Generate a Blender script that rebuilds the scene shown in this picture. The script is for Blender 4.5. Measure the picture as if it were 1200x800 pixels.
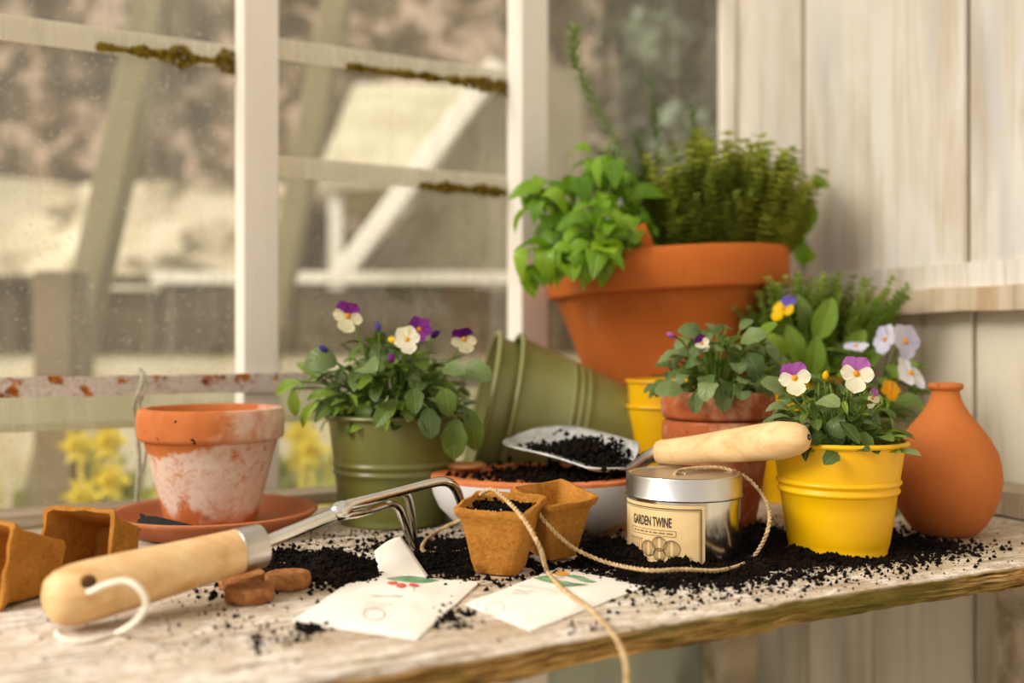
import bpy, bmesh, math, random
from mathutils import Vector, Matrix, noise, Quaternion

# ------------------------------------------------------------------ camera, sky, light, exposure
scene = bpy.context.scene
for o in list(bpy.data.objects):
    bpy.data.objects.remove(o, do_unlink=True)
C = scene.collection
F = 1200.0                    # focal length in pixels of a 1200 x 800 frame
CAMH = 0.16                   # camera height over the bench top (z = 0)
cam_data = bpy.data.cameras.new('camera')
cam_data.lens = 36.0
cam_data.sensor_width = 36.0
cam_data.sensor_fit = 'HORIZONTAL'
cam_data.clip_start = 0.01
cam_data.dof.use_dof = True
cam_data.dof.focus_distance = 0.735
cam_data.dof.aperture_fstop = 2.9
cam = bpy.data.objects.new('camera', cam_data)
cam.location = (0, 0, CAMH)
cam.rotation_euler = (math.radians(90), 0, 0)
C.objects.link(cam)
scene.camera = cam

world = bpy.data.worlds.new('overcast_sky')
scene.world = world
world.use_nodes = True
_bg = world.node_tree.nodes['Background']
_bg.inputs[0].default_value = (1.0, 0.975, 0.935, 1)
_bg.inputs[1].default_value = 0.82

sun_data = bpy.data.lights.new('hazy_sun', 'SUN')
sun_data.energy = 4.6
sun_data.angle = math.radians(36)
sun_data.color = (1.0, 0.945, 0.875)
sun = bpy.data.objects.new('hazy_sun', sun_data)
sun.rotation_euler = Vector((-0.80, -0.36, 0.62)).to_track_quat('Z', 'Y').to_euler()
C.objects.link(sun)

vs = scene.view_settings
vs.view_transform = 'Standard'
vs.look = 'None'
vs.gamma = 1.0
vs.use_curve_mapping = False
vs.exposure = 0.33

# ------------------------------------------------------------------ helpers
random.seed(7)
PI = math.pi
TH = math.radians(28.8)       # the bench and window run off to the right at this angle

def P(x, y, d):               # photo pixel at depth d
    return Vector(((x - 600) / F * d, d, CAMH - (y - 400) / F * d))

def PZ(x, y, z=0.0):          # photo pixel on the level z (below the camera)
    d = (CAMH - z) * F / (y - 400)
    return P(x, y, d)

def SW(s, w, z=0.0):          # bench coordinates: s along the bench, w towards the window
    return Vector((s * math.cos(TH) - w * math.sin(TH), s * math.sin(TH) + w * math.cos(TH), z))

def toSW(v):
    return (v.x * math.cos(TH) + v.y * math.sin(TH), -v.x * math.sin(TH) + v.y * math.cos(TH))

def rgb(h):
    h = h.lstrip('#')
    r = []
    for i in (0, 2, 4):
        c = int(h[i:i + 2], 16) / 255
        r.append(c / 12.92 if c <= 0.04045 else ((c + 0.055) / 1.055) ** 2.4)
    return (r[0], r[1], r[2], 1.0)

# ---- materials
class NT:
    def __init__(self, name):
        self.m = bpy.data.materials.new(name)
        self.m.use_nodes = True
        self.t = self.m.node_tree
        self.t.nodes.clear()
        self.out = self.t.nodes.new('ShaderNodeOutputMaterial')
        self._c = None
    def n(self, kind, **kw):
        nd = self.t.nodes.new(kind)
        for k, v in kw.items():
            if k.startswith('i_'):
                key = k[2:].replace('_', ' ')
                nd.inputs[key].default_value = v
            else:
                setattr(nd, k, v)
        return nd
    def l(self, a, b):
        self.t.links.new(a, b)
    def coord(self, scale=(1, 1, 1), rnd=True, kind='Object'):
        if self._c is None:
            self._c = self.n('ShaderNodeTexCoord')
        mp = self.n('ShaderNodeMapping')
        mp.inputs['Scale'].default_value = scale
        if rnd:
            oi = self.n('ShaderNodeObjectInfo')
            mu = self.n('ShaderNodeMath', operation='MULTIPLY')
            mu.inputs[1].default_value = 37.0
            self.l(oi.outputs['Random'], mu.inputs[0])
            ad = self.n('ShaderNodeVectorMath', operation='ADD')
            self.l(self._c.outputs[kind], ad.inputs[0])
            self.l(mu.outputs[0], ad.inputs[1])
            self.l(ad.outputs[0], mp.inputs[0])
        else:
            self.l(self._c.outputs[kind], mp.inputs[0])
        return mp.outputs[0]
    def noise(self, scale, co=None, detail=4, rough=0.55, dist=0.0):
        nd = self.n('ShaderNodeTexNoise')
        nd.inputs['Scale'].default_value = scale
        nd.inputs['Detail'].default_value = detail
        nd.inputs['Roughness'].default_value = rough
        nd.inputs['Distortion'].default_value = dist
        self.l(co if co is not None else self.coord(), nd.inputs['Vector'])
        return nd.outputs['Fac']
    def ramp(self, fac, stops, interp='LINEAR'):
        nd = self.n('ShaderNodeValToRGB')
        cr = nd.color_ramp
        cr.interpolation = interp
        while len(cr.elements) < len(stops):
            cr.elements.new(0.5)
        for e, (p, c) in zip(cr.elements, stops):
            e.position = p
            e.color = c if len(c) == 4 else (*c, 1)
        self.l(fac, nd.inputs[0])
        return nd.outputs['Color']
    def mask(self, fac, a, b):
        return self.ramp(fac, [(a, (0, 0, 0, 1)), (b, (1, 1, 1, 1))])
    def mix(self, fac, a, b, mode='MIX'):
        nd = self.n('ShaderNodeMix', data_type='RGBA', blend_type=mode)
        if hasattr(fac, 'links'):
            self.l(fac, nd.inputs[0])
        else:
            nd.inputs[0].default_value = fac
        for v, i in ((a, 6), (b, 7)):
            if hasattr(v, 'links'):
                self.l(v, nd.inputs[i])
            else:
                nd.inputs[i].default_value = v
        return nd.outputs[2]
    def math(self, op, a, b=0.0):
        nd = self.n('ShaderNodeMath', operation=op)
        for v, i in ((a, 0), (b, 1)):
            if hasattr(v, 'links'):
                self.l(v, nd.inputs[i])
            else:
                nd.inputs[i].default_value = v
        return nd.outputs[0]
    def bump(self, h, strength=0.3, dist=0.002):
        nd = self.n('ShaderNodeBump')
        nd.inputs['Strength'].default_value = strength
        nd.inputs['Distance'].default_value = dist
        self.l(h, nd.inputs['Height'])
        return nd.outputs[0]
    def bsdf(self, color, rough=0.6, metal=0.0, bump=None, spec=0.5, coat=0.0):
        b = self.n('ShaderNodeBsdfPrincipled')
        for v, k in ((color, 'Base Color'), (rough, 'Roughness'), (metal, 'Metallic'), (spec, 'Specular IOR Level'), (coat, 'Coat Weight')):
            if hasattr(v, 'links'):
                self.l(v, b.inputs[k])
            else:
                b.inputs[k].default_value = v
        if bump is not None:
            self.l(bump, b.inputs['Normal'])
        return b.outputs[0]
    def done(self, sh):
        self.l(sh, self.out.inputs[0])
        return self.m

def m_two(name, c1, c2, scale=20, rough=0.6, metal=0.0, bstr=0.0, bscale=200, bdist=0.001, spec=0.5, lo=0.35, hi=0.65, coat=0.0, stretch=(1, 1, 1)):
    t = NT(name)
    f = t.noise(scale, t.coord(stretch))
    col = t.ramp(f, [(lo, rgb(c1)), (hi, rgb(c2))])
    b = t.bump(t.noise(bscale, t.coord(stretch), 5), bstr, bdist) if bstr else None
    return t.done(t.bsdf(col, rough, metal, b, spec, coat))

def m_leaf(name, c1, c2, rough=0.42, trans=0.3, spec=0.4, vein=False):
    t = NT(name)
    oi = t.n('ShaderNodeObjectInfo')
    f = t.math('ADD', t.math('MULTIPLY', t.noise(2.5), 0.5), t.math('MULTIPLY', oi.outputs['Random'], 0.5))
    col = t.ramp(f, [(0.25, rgb(c1)), (0.75, rgb(c2))])
    b = None
    if vein:
        sp = t.n('ShaderNodeSeparateXYZ'); t.l(t._c.outputs['Object'], sp.inputs[0])
        ay = t.math('ABSOLUTE', sp.outputs[1])
        mid = t.ramp(ay, [(0.008, (1, 1, 1, 1)), (0.03, (0, 0, 0, 1))])
        wv = t.math('SINE', t.math('MULTIPLY', t.math('SUBTRACT', sp.outputs[0], t.math('MULTIPLY', ay, 0.9)), 44.0))
        sv = t.ramp(wv, [(0.82, (0, 0, 0, 1)), (1.0, (1, 1, 1, 1))])
        vn = t.math('MAXIMUM', mid, t.math('MULTIPLY', sv, 0.5))
        col = t.mix(t.math('MULTIPLY', vn, 0.3), col, rgb('#a8bc78'))
        b = t.bump(t.math('SUBTRACT', 1.0, vn), 0.5, 0.02)
    p = t.bsdf(col, rough, 0, b, spec)
    tr = t.n('ShaderNodeBsdfTranslucent')
    t.l(t.mix(1.0, col, (1.0, 1.0, 0.55, 1), 'MULTIPLY'), tr.inputs[0])
    mx = t.n('ShaderNodeMixShader')
    mx.inputs[0].default_value = trans
    t.l(p, mx.inputs[1]); t.l(tr.outputs[0], mx.inputs[2])
    return t.done(mx.outputs[0])

def m_petal(name, c1, c2, trans=0.3):
    return m_leaf(name, c1, c2, 0.6, trans, 0.2)

# ---- objects
def tag(o, label=None, cat=None, group=None, kind=None):
    if label: o['label'] = label
    if cat: o['category'] = cat
    if group: o['group'] = group
    if kind: o['kind'] = kind
    return o

def empty(name, loc=(0, 0, 0), rot=(0, 0, 0)):
    o = bpy.data.objects.new(name, None)
    o.empty_display_size = 0.02
    o.location = loc
    o.rotation_euler = rot
    C.objects.link(o)
    return o

def link(name, me, parent=None, loc=None, rot=None, scale=None, matrix=None):
    o = bpy.data.objects.new(name, me)
    C.objects.link(o)
    if parent is not None:
        o.parent = parent
    if matrix is not None:
        o.matrix_local = matrix
    if loc is not None: o.location = loc
    if rot is not None: o.rotation_euler = rot
    if scale is not None: o.scale = (scale,) * 3 if isinstance(scale, (int, float)) else scale
    return o

class MB:
    def __init__(self):
        self.v = []; self.f = []
    def add(self, vs_, fs_):
        k = len(self.v)
        self.v += [tuple(a) for a in vs_]
        self.f += [tuple(i + k for i in f) for f in fs_]
        return self
    def box(self, lo, hi, M=None):
        x0, y0, z0 = lo; x1, y1, z1 = hi
        vv = [Vector(a) for a in ((x0, y0, z0), (x1, y0, z0), (x1, y1, z0), (x0, y1, z0), (x0, y0, z1), (x1, y0, z1), (x1, y1, z1), (x0, y1, z1))]
        if M is not None:
            vv = [M @ a for a in vv]
        return self.add(vv, [(0, 3, 2, 1), (4, 5, 6, 7), (0, 1, 5, 4), (1, 2, 6, 5), (2, 3, 7, 6), (3, 0, 4, 7)])
    def lathe(self, prof, seg=48, M=None, wob=None):
        vv = []; ff = []
        n = len(prof)
        for i in range(seg):
            a = 2 * PI * i / seg
            for (r, z) in prof:
                rr = r
                p = Vector((rr * math.cos(a), rr * math.sin(a), z))
                if wob: p = wob(p)
                vv.append(M @ p if M is not None else p)
        for i in range(seg):
            j = (i + 1) % seg
            for k in range(n - 1):
                ff.append((i * n + k, j * n + k, j * n + k + 1, i * n + k + 1))
        return self.add(vv, ff)
    def tube(self, pts, rad, seg=8, closed=False, caps=True):
        pts = [Vector(p) for p in pts]
        n = len(pts)
        rads = rad if isinstance(rad, (list, tuple)) else [rad] * n
        vv = []; ff = []
        up = None
        for i, p in enumerate(pts):
            if closed:
                t = pts[(i + 1) % n] - pts[i - 1]
            else:
                t = pts[min(i + 1, n - 1)] - pts[max(i - 1, 0)]
            if t.length < 1e-9: t = Vector((0, 0, 1))
            t.normalize()
            if up is None:
                up = t.orthogonal().normalized()
            else:
                up = up - t * up.dot(t)
                if up.length < 1e-6: up = t.orthogonal()
                up.normalize()
            b = t.cross(up)
            for k in range(seg):
                a = 2 * PI * k / seg
                vv.append(p + (up * math.cos(a) + b * math.sin(a)) * rads[i])
        m = n if closed else n - 1
        for i in range(m):
            j = (i + 1) % n
            for k in range(seg):
                l = (k + 1) % seg
                ff.append((i * seg + k, i * seg + l, j * seg + l, j * seg + k))
        if caps and not closed:
            ff.append(tuple(range(seg - 1, -1, -1)))
            ff.append(tuple((n - 1) * seg + k for k in range(seg)))
        return self.add(vv, ff)
    def mesh(self, name, mat=None, smooth=True, angle=None):
        me = bpy.data.meshes.new(name)
        me.from_pydata(self.v, [], self.f)
        if mat: me.materials.append(mat)
        if smooth:
            me.polygons.foreach_set('use_smooth', [True] * len(me.polygons))
            if angle is not None:
                try:
                    me.set_sharp_from_angle(angle=math.radians(angle))
                except Exception:
                    pass
        me.update()
        return me
    def obj(self, name, mat=None, parent=None, smooth=True, angle=35, **kw):
        return link(name, self.mesh(name, mat, smooth, angle), parent, **kw)

def bevel(o, w, seg=2):
    md = o.modifiers.new('bevel', 'BEVEL')
    md.width = w; md.segments = seg; md.limit_method = 'ANGLE'
    md.angle_limit = math.radians(40)
    return o

def bezier_pts(ctrl, n=10):          # Catmull-Rom through the control points
    c = [Vector(p) for p in ctrl]
    c = [c[0] * 2 - c[1]] + c + [c[-1] * 2 - c[-2]]
    out = []
    for i in range(1, len(c) - 2):
        p0, p1, p2, p3 = c[i - 1:i + 3]
        for k in range(n):
            t = k / n
            out.append(0.5 * ((2 * p1) + (p2 - p0) * t + (2 * p0 - 5 * p1 + 4 * p2 - p3) * t * t + (3 * p1 - p0 - 3 * p2 + p3) * t ** 3))
    out.append(c[-2])
    return out

def frame(pos, xdir, up=(0, 0, 1), scale=1.0):   # matrix with local +x along xdir, +z near up
    x = Vector(xdir).normalized()
    z = Vector(up)
    z = z - x * z.dot(x)
    if z.length < 1e-5: z = x.orthogonal()
    z.normalize()
    y = z.cross(x)
    s = scale if isinstance(scale, (tuple, list)) else (scale,) * 3
    M = Matrix.Identity(4)
    for i in range(3):
        M[i][0] = x[i] * s[0]; M[i][1] = y[i] * s[1]; M[i][2] = z[i] * s[2]; M[i][3] = pos[i]
    return M

def fbm(p, s, o=4):
    return noise.fractal(Vector(p) * s, 1.0, 2.0, o)

# ------------------------------------------------------------------ materials
def make_plank_paint(name, paint1, paint2, wood, wear=0.52):
    t = NT(name)
    g = t.noise(1.0, t.coord((55, 55, 3.0)), 6, 0.6, 0.6)              # long grain
    big = t.noise(1.0, t.coord((9, 9, 3.2)), 4, 0.6, 0.4)
    fine = t.noise(1.0, t.coord((260, 260, 9)), 4, 0.6)
    col = t.ramp(big, [(0.3, rgb(paint1)), (0.7, rgb(paint2))])
    blue = t.mask(t.noise(1.0, t.coord((14, 14, 2.2)), 3), 0.55, 0.72)
    col = t.mix(t.math('MULTIPLY', blue, 0.55), col, rgb('#a9a7a8'))
    wearf = t.math('ADD', t.math('MULTIPLY', g, 0.6), t.math('MULTIPLY', big, 0.4))
    col = t.mix(t.math('MULTIPLY', t.mask(wearf, wear, wear + 0.12), 0.5), col, rgb(wood))
    crack = t.mask(t.noise(1.0, t.coord((38, 38, 1.3)), 3, 0.5, 0.8), 0.61, 0.72)
    col = t.mix(t.math('MULTIPLY', crack, 0.5), col, rgb('#6f5c47'))
    vor = t.n('ShaderNodeTexVoronoi'); vor.inputs['Scale'].default_value = 1.0
    t.l(t.coord((9, 9, 4.2)), vor.inputs['Vector'])
    knot = t.ramp(vor.outputs['Distance'], [(0.05, (1, 1, 1, 1)), (0.16, (0, 0, 0, 1))])
    col = t.mix(t.math('MULTIPLY', knot, 0.5), col, rgb('#8a7458'))
    h = t.math('ADD', t.math('MULTIPLY', g, 0.7), t.math('MULTIPLY', fine, 0.3))
    return t.done(t.bsdf(col, 0.8, 0, t.bump(h, 0.45, 0.003), 0.25))

M_plank = make_plank_paint('whitewashed_planks', '#e4ded4', '#d3cabc', '#b59c74', 0.475)
M_plank_low = make_plank_paint('grey_cream_boards', '#ddd4c0', '#c8bda7', '#9f8c6c', 0.48)
M_rail = make_plank_paint('worn_rail_wood', '#cfc2ac', '#bda888', '#a07a4c', 0.44)

def make_bench():
    t = NT('weathered_bench_wood')
    g = t.noise(1.0, t.coord((7, 120, 120), False), 6, 0.65, 0.5)
    big = t.noise(1.0, t.coord((6, 12, 12), False), 5, 0.6)
    mid = t.noise(1.0, t.coord((45, 90, 90), False), 5, 0.7)
    fine = t.noise(1.0, t.coord((160, 420, 420), False), 4, 0.7)
    col = t.ramp(big, [(0.3, rgb('#b49c80')), (0.5, rgb('#cdbba5')), (0.72, rgb('#a18a6c'))])
    paint = t.mask(t.math('ADD', t.math('MULTIPLY', mid, 0.6), t.math('MULTIPLY', big, 0.4)), 0.47, 0.56)
    col = t.mix(t.math('MULTIPLY', paint, 0.75), col, rgb('#efe7dc'))
    crack = t.mask(g, 0.53, 0.64)
    col = t.mix(t.math('MULTIPLY', crack, 0.6), col, rgb('#5d4a35'))
    col = t.mix(t.math('MULTIPLY', t.mask(fine, 0.53, 0.66), 0.62), col, rgb('#4a3a2a'))
    moss = t.mask(t.noise(1.0, t.coord((5, 9, 9), False), 5, 0.65, 0.6), 0.54, 0.68)
    col = t.mix(t.math('MULTIPLY', moss, 0.5), col, rgb('#8d8440'))
    h = t.math('ADD', t.math('MULTIPLY', g, 0.5), t.math('ADD', t.math('MULTIPLY', fine, 0.25), t.math('MULTIPLY', paint, 0.3)))
    # the worn front edge: bare splintered wood with moss, by height below the top
    sep = t.n('ShaderNodeSeparateXYZ'); t.l(t._c.outputs['Object'], sep.inputs[0])
    ed = t.ramp(t.math('ADD', t.math('MULTIPLY', sep.outputs[2], -60.0), t.math('MULTIPLY', mid, 0.14)), [(0.16, (0, 0, 0, 1)), (0.30, (1, 1, 1, 1))])
    bare = t.ramp(t.noise(1.0, t.coord((22, 60, 420), False), 5, 0.7, 0.8), [(0.30, rgb('#2a1a0c')), (0.44, rgb('#6d4f24')), (0.56, rgb('#b08a4e')), (0.72, rgb('#d8bc88'))])  # bare wood tones, with dark crevices and tan highlights painted in
    em = t.mask(t.noise(1.0, t.coord((6, 10, 20), False), 4, 0.6), 0.46, 0.6)
    bare = t.mix(t.math('MULTIPLY', em, 0.8), bare, rgb('#565016'))
    col = t.mix(ed, col, bare)
    return t.done(t.bsdf(col, 0.85, 0, t.bump(h, 0.6, 0.003), 0.2))
M_bench = make_bench()
M_sill = m_two('weathered_sill', '#8f7d66', '#c4b59d', 14, 0.85, 0, 0.5, 90, 0.003, 0.2, stretch=(0.3, 3, 3))
M_black = m_two('hole_shade_black', '#15110d', '#2a221a', 30, 0.7)  # near-black standing in for the shade inside the trowel handle's hole

def make_post():
    t = NT('cream_post_paint')
    f = t.noise(1.0, t.coord((20, 20, 3)), 4)
    col = t.ramp(f, [(0.3, rgb('#f0e8df')), (0.7, rgb('#e4dbd0'))])
    s = t.mask(t.noise(1.0, t.coord((160, 160, 90)), 3), 0.68, 0.73)
    col = t.mix(t.math('MULTIPLY', s, 0.4), col, rgb('#8c7d68'))
    return t.done(t.bsdf(col, 0.5, 0, t.bump(f, 0.15, 0.002), 0.4))
M_post = make_post()

def make_glass(name, dirt=0.16, tint=(0.96, 0.95, 0.92, 1), dust='#cdc4ac', speck=0.36):
    t = NT(name)
    a = t.n('ShaderNodeBsdfTransparent'); a.inputs[0].default_value = tint
    gl = t.n('ShaderNodeBsdfGlossy'); gl.inputs['Roughness'].default_value = 0.06
    m1 = t.n('ShaderNodeMixShader'); m1.inputs[0].default_value = 0.05
    t.l(a.outputs[0], m1.inputs[1]); t.l(gl.outputs[0], m1.inputs[2])
    d = t.n('ShaderNodeBsdfDiffuse'); d.inputs[0].default_value = rgb(dust)
    tl = t.n('ShaderNodeBsdfTranslucent'); tl.inputs[0].default_value = rgb(dust)
    m2 = t.n('ShaderNodeMixShader'); m2.inputs[0].default_value = 0.55
    t.l(d.outputs[0], m2.inputs[1]); t.l(tl.outputs[0], m2.inputs[2])
    streak = t.noise(1.0, t.coord((60, 60, 5)), 5, 0.6, 0.3)
    cloud = t.noise(1.0, t.coord((9, 9, 6)), 4)
    f = t.math('ADD', t.math('MULTIPLY', t.math('ADD', t.math('MULTIPLY', streak, 0.9), t.math('MULTIPLY', cloud, 1.1)), dirt), t.math('MULTIPLY', t.mask(t.math('ADD', t.math('MULTIPLY', streak, 0.55), t.math('MULTIPLY', cloud, 0.45)), 0.5, 0.66), dirt * 1.6))
    sp = t.mask(t.noise(1.0, t.coord((230, 230, 230)), 2), 0.655, 0.70)
    f = t.math('MINIMUM', t.math('ADD', f, t.math('MULTIPLY', sp, speck)), 0.97)
    m3 = t.n('ShaderNodeMixShader')
    t.l(f, m3.inputs[0]); t.l(m1.outputs[0], m3.inputs[1]); t.l(m2.outputs[0], m3.inputs[2])
    return t.done(m3.outputs[0])
M_glass = make_glass('dusty_greenhouse_glass', 0.075, dust='#ded6c4')
M_roofglass = make_glass('light_dimming_roof_glass', 0.34, dust='#dcd6ca')  # heavily clouded so the added roof dims the daylight below
M_lap = make_glass('grimy_glass_overlap', 0.62, dust='#f0ebdf')
M_frost = make_glass('limewashed_glass', 0.62, dust='#e6e4cf')
M_moss = m_two('dry_moss', '#57430f', '#98822c', 160, 0.95, 0, 0.6, 400, 0.003, 0.1)

def make_rust():
    t = NT('rusted_white_paint')
    a = t.noise(34, t.coord((1, 1, 1), False), 5, 0.65)
    b = t.noise(210, t.coord((1, 1, 1), False), 3)
    col = t.ramp(b, [(0.35, rgb('#d2c8bd')), (0.66, rgb('#bdb0a5'))])
    col = t.mix(t.math('MULTIPLY', t.mask(b, 0.62, 0.7), 0.6), col, rgb('#8c7a70'))
    r = t.mask(a, 0.545, 0.61)
    rc = t.ramp(t.noise(120, t.coord((1, 1, 1), False), 3), [(0.3, rgb('#4a230c')), (0.5, rgb('#9c5317')), (0.7, rgb('#c98232'))])
    col = t.mix(r, col, rc)
    return t.done(t.bsdf(col, 0.8, 0, t.bump(a, 0.6, 0.003), 0.2))
M_rust = make_rust()

def make_terracotta(name, c1, c2, dust=0.25, lo=0.56):
    t = NT(name)
    f = t.noise(11, None, 5, 0.6)
    col = t.ramp(f, [(0.3, rgb(c1)), (0.7, rgb(c2))])
    d = t.mask(t.noise(26, None, 6, 0.7), lo, lo + 0.18)
    col = t.mix(t.math('MULTIPLY', d, dust), col, rgb('#d8a884'))
    s = t.mask(t.noise(95, None, 2), 0.73, 0.77)
    col = t.mix(t.math('MULTIPLY', s, 0.6), col, rgb('#4d2413'))
    h = t.math('ADD', t.noise(420, None, 4), t.noise(1.0, t.coord((3, 3, 180)), 2))
    return t.done(t.bsdf(col, 0.82, 0, t.bump(h, 0.1, 0.001), 0.25))
M_terra = make_terracotta('terracotta', '#b45d22', '#c66b2a')
M_terra_vase = make_terracotta('smooth_terracotta', '#b0622c', '#c07035', 0.15)
M_terra_dark = make_terracotta('brown_terracotta', '#954a26', '#b05c30', 0.75, 0.46)
M_terra_saucer = make_terracotta('saucer_terracotta', '#ae6640', '#be774e', 0.3)

def make_weathered():
    t = NT('limescaled_terracotta')
    co = t.coord((1, 1, 1), False)
    sep = t.n('ShaderNodeSeparateXYZ'); t.l(t._c.outputs['Object'], sep.inputs[0])
    z = sep.outputs[2]; x = sep.outputs[0]
    n1 = t.noise(26, co, 6, 0.62, 0.3)
    n2 = t.noise(90, co, 5, 0.7)
    orange = t.ramp(n1, [(0.3, rgb('#ba6434')), (0.7, rgb('#d08249'))])
    lime = t.ramp(n2, [(0.3, rgb('#e6d6c8')), (0.5, rgb('#dfc8b6')), (0.7, rgb('#cfa88e'))])
    # lime bloom on the wall, bare clay under the rim, at the foot and on most of the rim
    foot = t.ramp(t.math('ADD', t.math('MULTIPLY', z, 12.0), t.math('MULTIPLY', t.math('SUBTRACT', n1, 0.5), 1.1)), [(0.16, (0, 0, 0, 1)), (0.30, (1, 1, 1, 1))])
    bloom = t.mask(t.math('ADD', t.math('MULTIPLY', n1, 0.4), t.math('MULTIPLY', n2, 0.6)), 0.37, 0.50)
    body = t.math('MULTIPLY', foot, bloom)
    neck = t.ramp(t.math('ADD', t.math('ADD', t.math('MULTIPLY', z, 16.0), -0.62), t.math('ADD', t.math('MULTIPLY', t.math('SUBTRACT', n1, 0.5), 0.75), t.math('MULTIPLY', x, -3.5))), [(0.45, (1, 1, 1, 1)), (0.52, (0, 0, 0, 1))])
    body = t.math('MULTIPLY', body, neck)
    rim = t.ramp(z, [(0.0715, (0, 0, 0, 1)), (0.0725, (1, 1, 1, 1))])
    rimlime = t.ramp(t.math('ADD', t.math('MULTIPLY', x, 7.0), n1), [(0.62, (0, 0, 0, 1)), (0.86, (1, 1, 1, 1))])
    m = t.mix(rim, body, t.math('MULTIPLY', rimlime, 0.75))
    col = t.mix(m, orange, lime)
    sp = t.math('MULTIPLY', t.mask(t.noise(70, co, 4, 0.7), 0.645, 0.68), t.mix(rim, (0.25, 0.25, 0.25, 1), (1, 1, 1, 1)))
    col = t.mix(sp, col, rgb('#2c1a10'))
    h = t.math('ADD', t.math('MULTIPLY', m, 0.5), t.math('MULTIPLY', n2, 0.5))
    return t.done(t.bsdf(col, 0.85, 0, t.bump(h, 0.35, 0.0015), 0.2))
M_weathered = make_weathered()

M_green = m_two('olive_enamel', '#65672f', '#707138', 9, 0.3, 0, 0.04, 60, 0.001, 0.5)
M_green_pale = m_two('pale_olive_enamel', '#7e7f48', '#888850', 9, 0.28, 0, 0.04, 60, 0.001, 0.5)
M_yellow = m_two('yellow_enamel', '#e6ae00', '#f2bc02', 7, 0.36, 0, 0.05, 70, 0.001, 0.45)
M_soil = m_two('potting_soil', '#0b0705', '#20160f', 180, 0.95, 0, 0.8, 500, 0.003, 0.1)
M_soil_bit = m_two('soil_crumbs', '#080504', '#1d140d', 90, 0.95, 0, 0, 1, 0, 0.1)

def make_handle():
    t = NT('pale_turned_wood')
    g = t.noise(1.0, t.coord((6, 90, 90)), 5, 0.6, 0.7)
    f = t.noise(1.0, t.coord((25, 420, 420)), 3)
    col = t.ramp(g, [(0.25, rgb('#c8985d')), (0.5, rgb('#e0b984')), (0.75, rgb('#e9c898'))])
    col = t.mix(t.math('MULTIPLY', t.mask(f, 0.6, 0.7), 0.3), col, rgb('#b98a52'))
    return t.done(t.bsdf(col, 0.5, 0, t.bump(f, 0.12, 0.0006), 0.35))
M_handle = make_handle()
M_steel = m_two('polished_steel', '#c9c4bc', '#d8d4cd', 40, 0.16, 1.0)
M_steel_dull = m_two('brushed_steel', '#b8b2aa', '#ccc6bd', 60, 0.3, 1.0)
M_tin = m_two('shiny_tinplate', '#cdcac4', '#dad7d0', 14, 0.2, 1.0)
M_tinlid = m_two('satin_tinplate', '#c3c0ba', '#cfccc6', 14, 0.3, 1.0)
M_enamel = m_two('galvanised_blade', '#aeb0ae', '#d2d3d0', 110, 0.45, 0.25, 0.2, 300, 0.0006)
M_label = m_two('kraft_label', '#d9b981', '#e3c692', 60, 0.75, 0, 0.1, 500, 0.0004, 0.2)
M_ink = m_two('brown_ink', '#3b2a1c', '#4a3524', 50, 0.8)
M_ink_soft = m_two('faint_brown_ink', '#8a6c45', '#977850', 50, 0.8)

def make_peat():
    t = NT('pressed_peat_fibre')
    a = t.noise(55, None, 6, 0.7)
    b = t.noise(330, None, 4, 0.7)
    col = t.ramp(t.math('ADD', t.math('MULTIPLY', a, 0.5), t.math('MULTIPLY', b, 0.5)), [(0.3, rgb('#8a5a22')), (0.5, rgb('#b57a33')), (0.7, rgb('#c88f48'))])
    return t.done(t.bsdf(col, 0.95, 0, t.bump(t.math('ADD', a, b), 0.7, 0.002), 0.1))
M_peat = make_peat()
M_pellet = m_two('coir_pellet', '#8a5530', '#b07a4a', 190, 0.95, 0, 0.6, 400, 0.002, 0.1)
M_pellet_light = m_two('light_coir_pellet', '#bd8450', '#cc9560', 190, 0.95, 0, 0.4, 400, 0.001, 0.1)
M_paper = m_two('cream_paper', '#e9e1d5', '#f0e9de', 30, 0.75, 0, 0.15, 90, 0.002, 0.25)
M_print_green = m_two('printed_green', '#5c8a5a', '#8db489', 130, 0.8)
M_print_red = m_two('printed_red', '#c8412f', '#e06a55', 130, 0.8)
M_print_orange = m_two('printed_orange', '#d98a1e', '#e8a83c', 130, 0.8)
M_print_grey = m_two('printed_grey', '#b3aea5', '#c0bbb2', 130, 0.8)

def make_glaze():
    t = NT('white_speckled_glaze')
    f = t.noise(14, None, 3)
    col = t.ramp(f, [(0.3, rgb('#d6d3d1')), (0.7, rgb('#e0dedc'))])
    s = t.mask(t.noise(130, None, 2, 0.5), 0.705, 0.73)
    col = t.mix(s, col, rgb('#4a453f'))
    return t.done(t.bsdf(col, 0.35, 0, t.bump(t.noise(120), 0.1, 0.001), 0.5))
M_glaze = make_glaze()
M_rim_clay = m_two('unglazed_clay', '#c06a3c', '#d07e4e', 60, 0.85, 0, 0.3, 300, 0.001, 0.2)
M_twine = m_two('jute_twine', '#a98a60', '#d2b78c', 260, 0.95, 0, 0, 1, 0, 0.1)
M_cord = m_two('white_cotton_cord', '#e2d8c6', '#efe7d8', 300, 0.9, 0, 0, 1, 0, 0.1)
M_oldstring = m_two('old_grey_string', '#aaa58f', '#ccc7b2', 120, 0.95, 0, 0, 1, 0, 0.1)
M_blackplastic = m_two('black_plastic', '#0b0b0c', '#151516', 20, 0.35)

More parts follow.
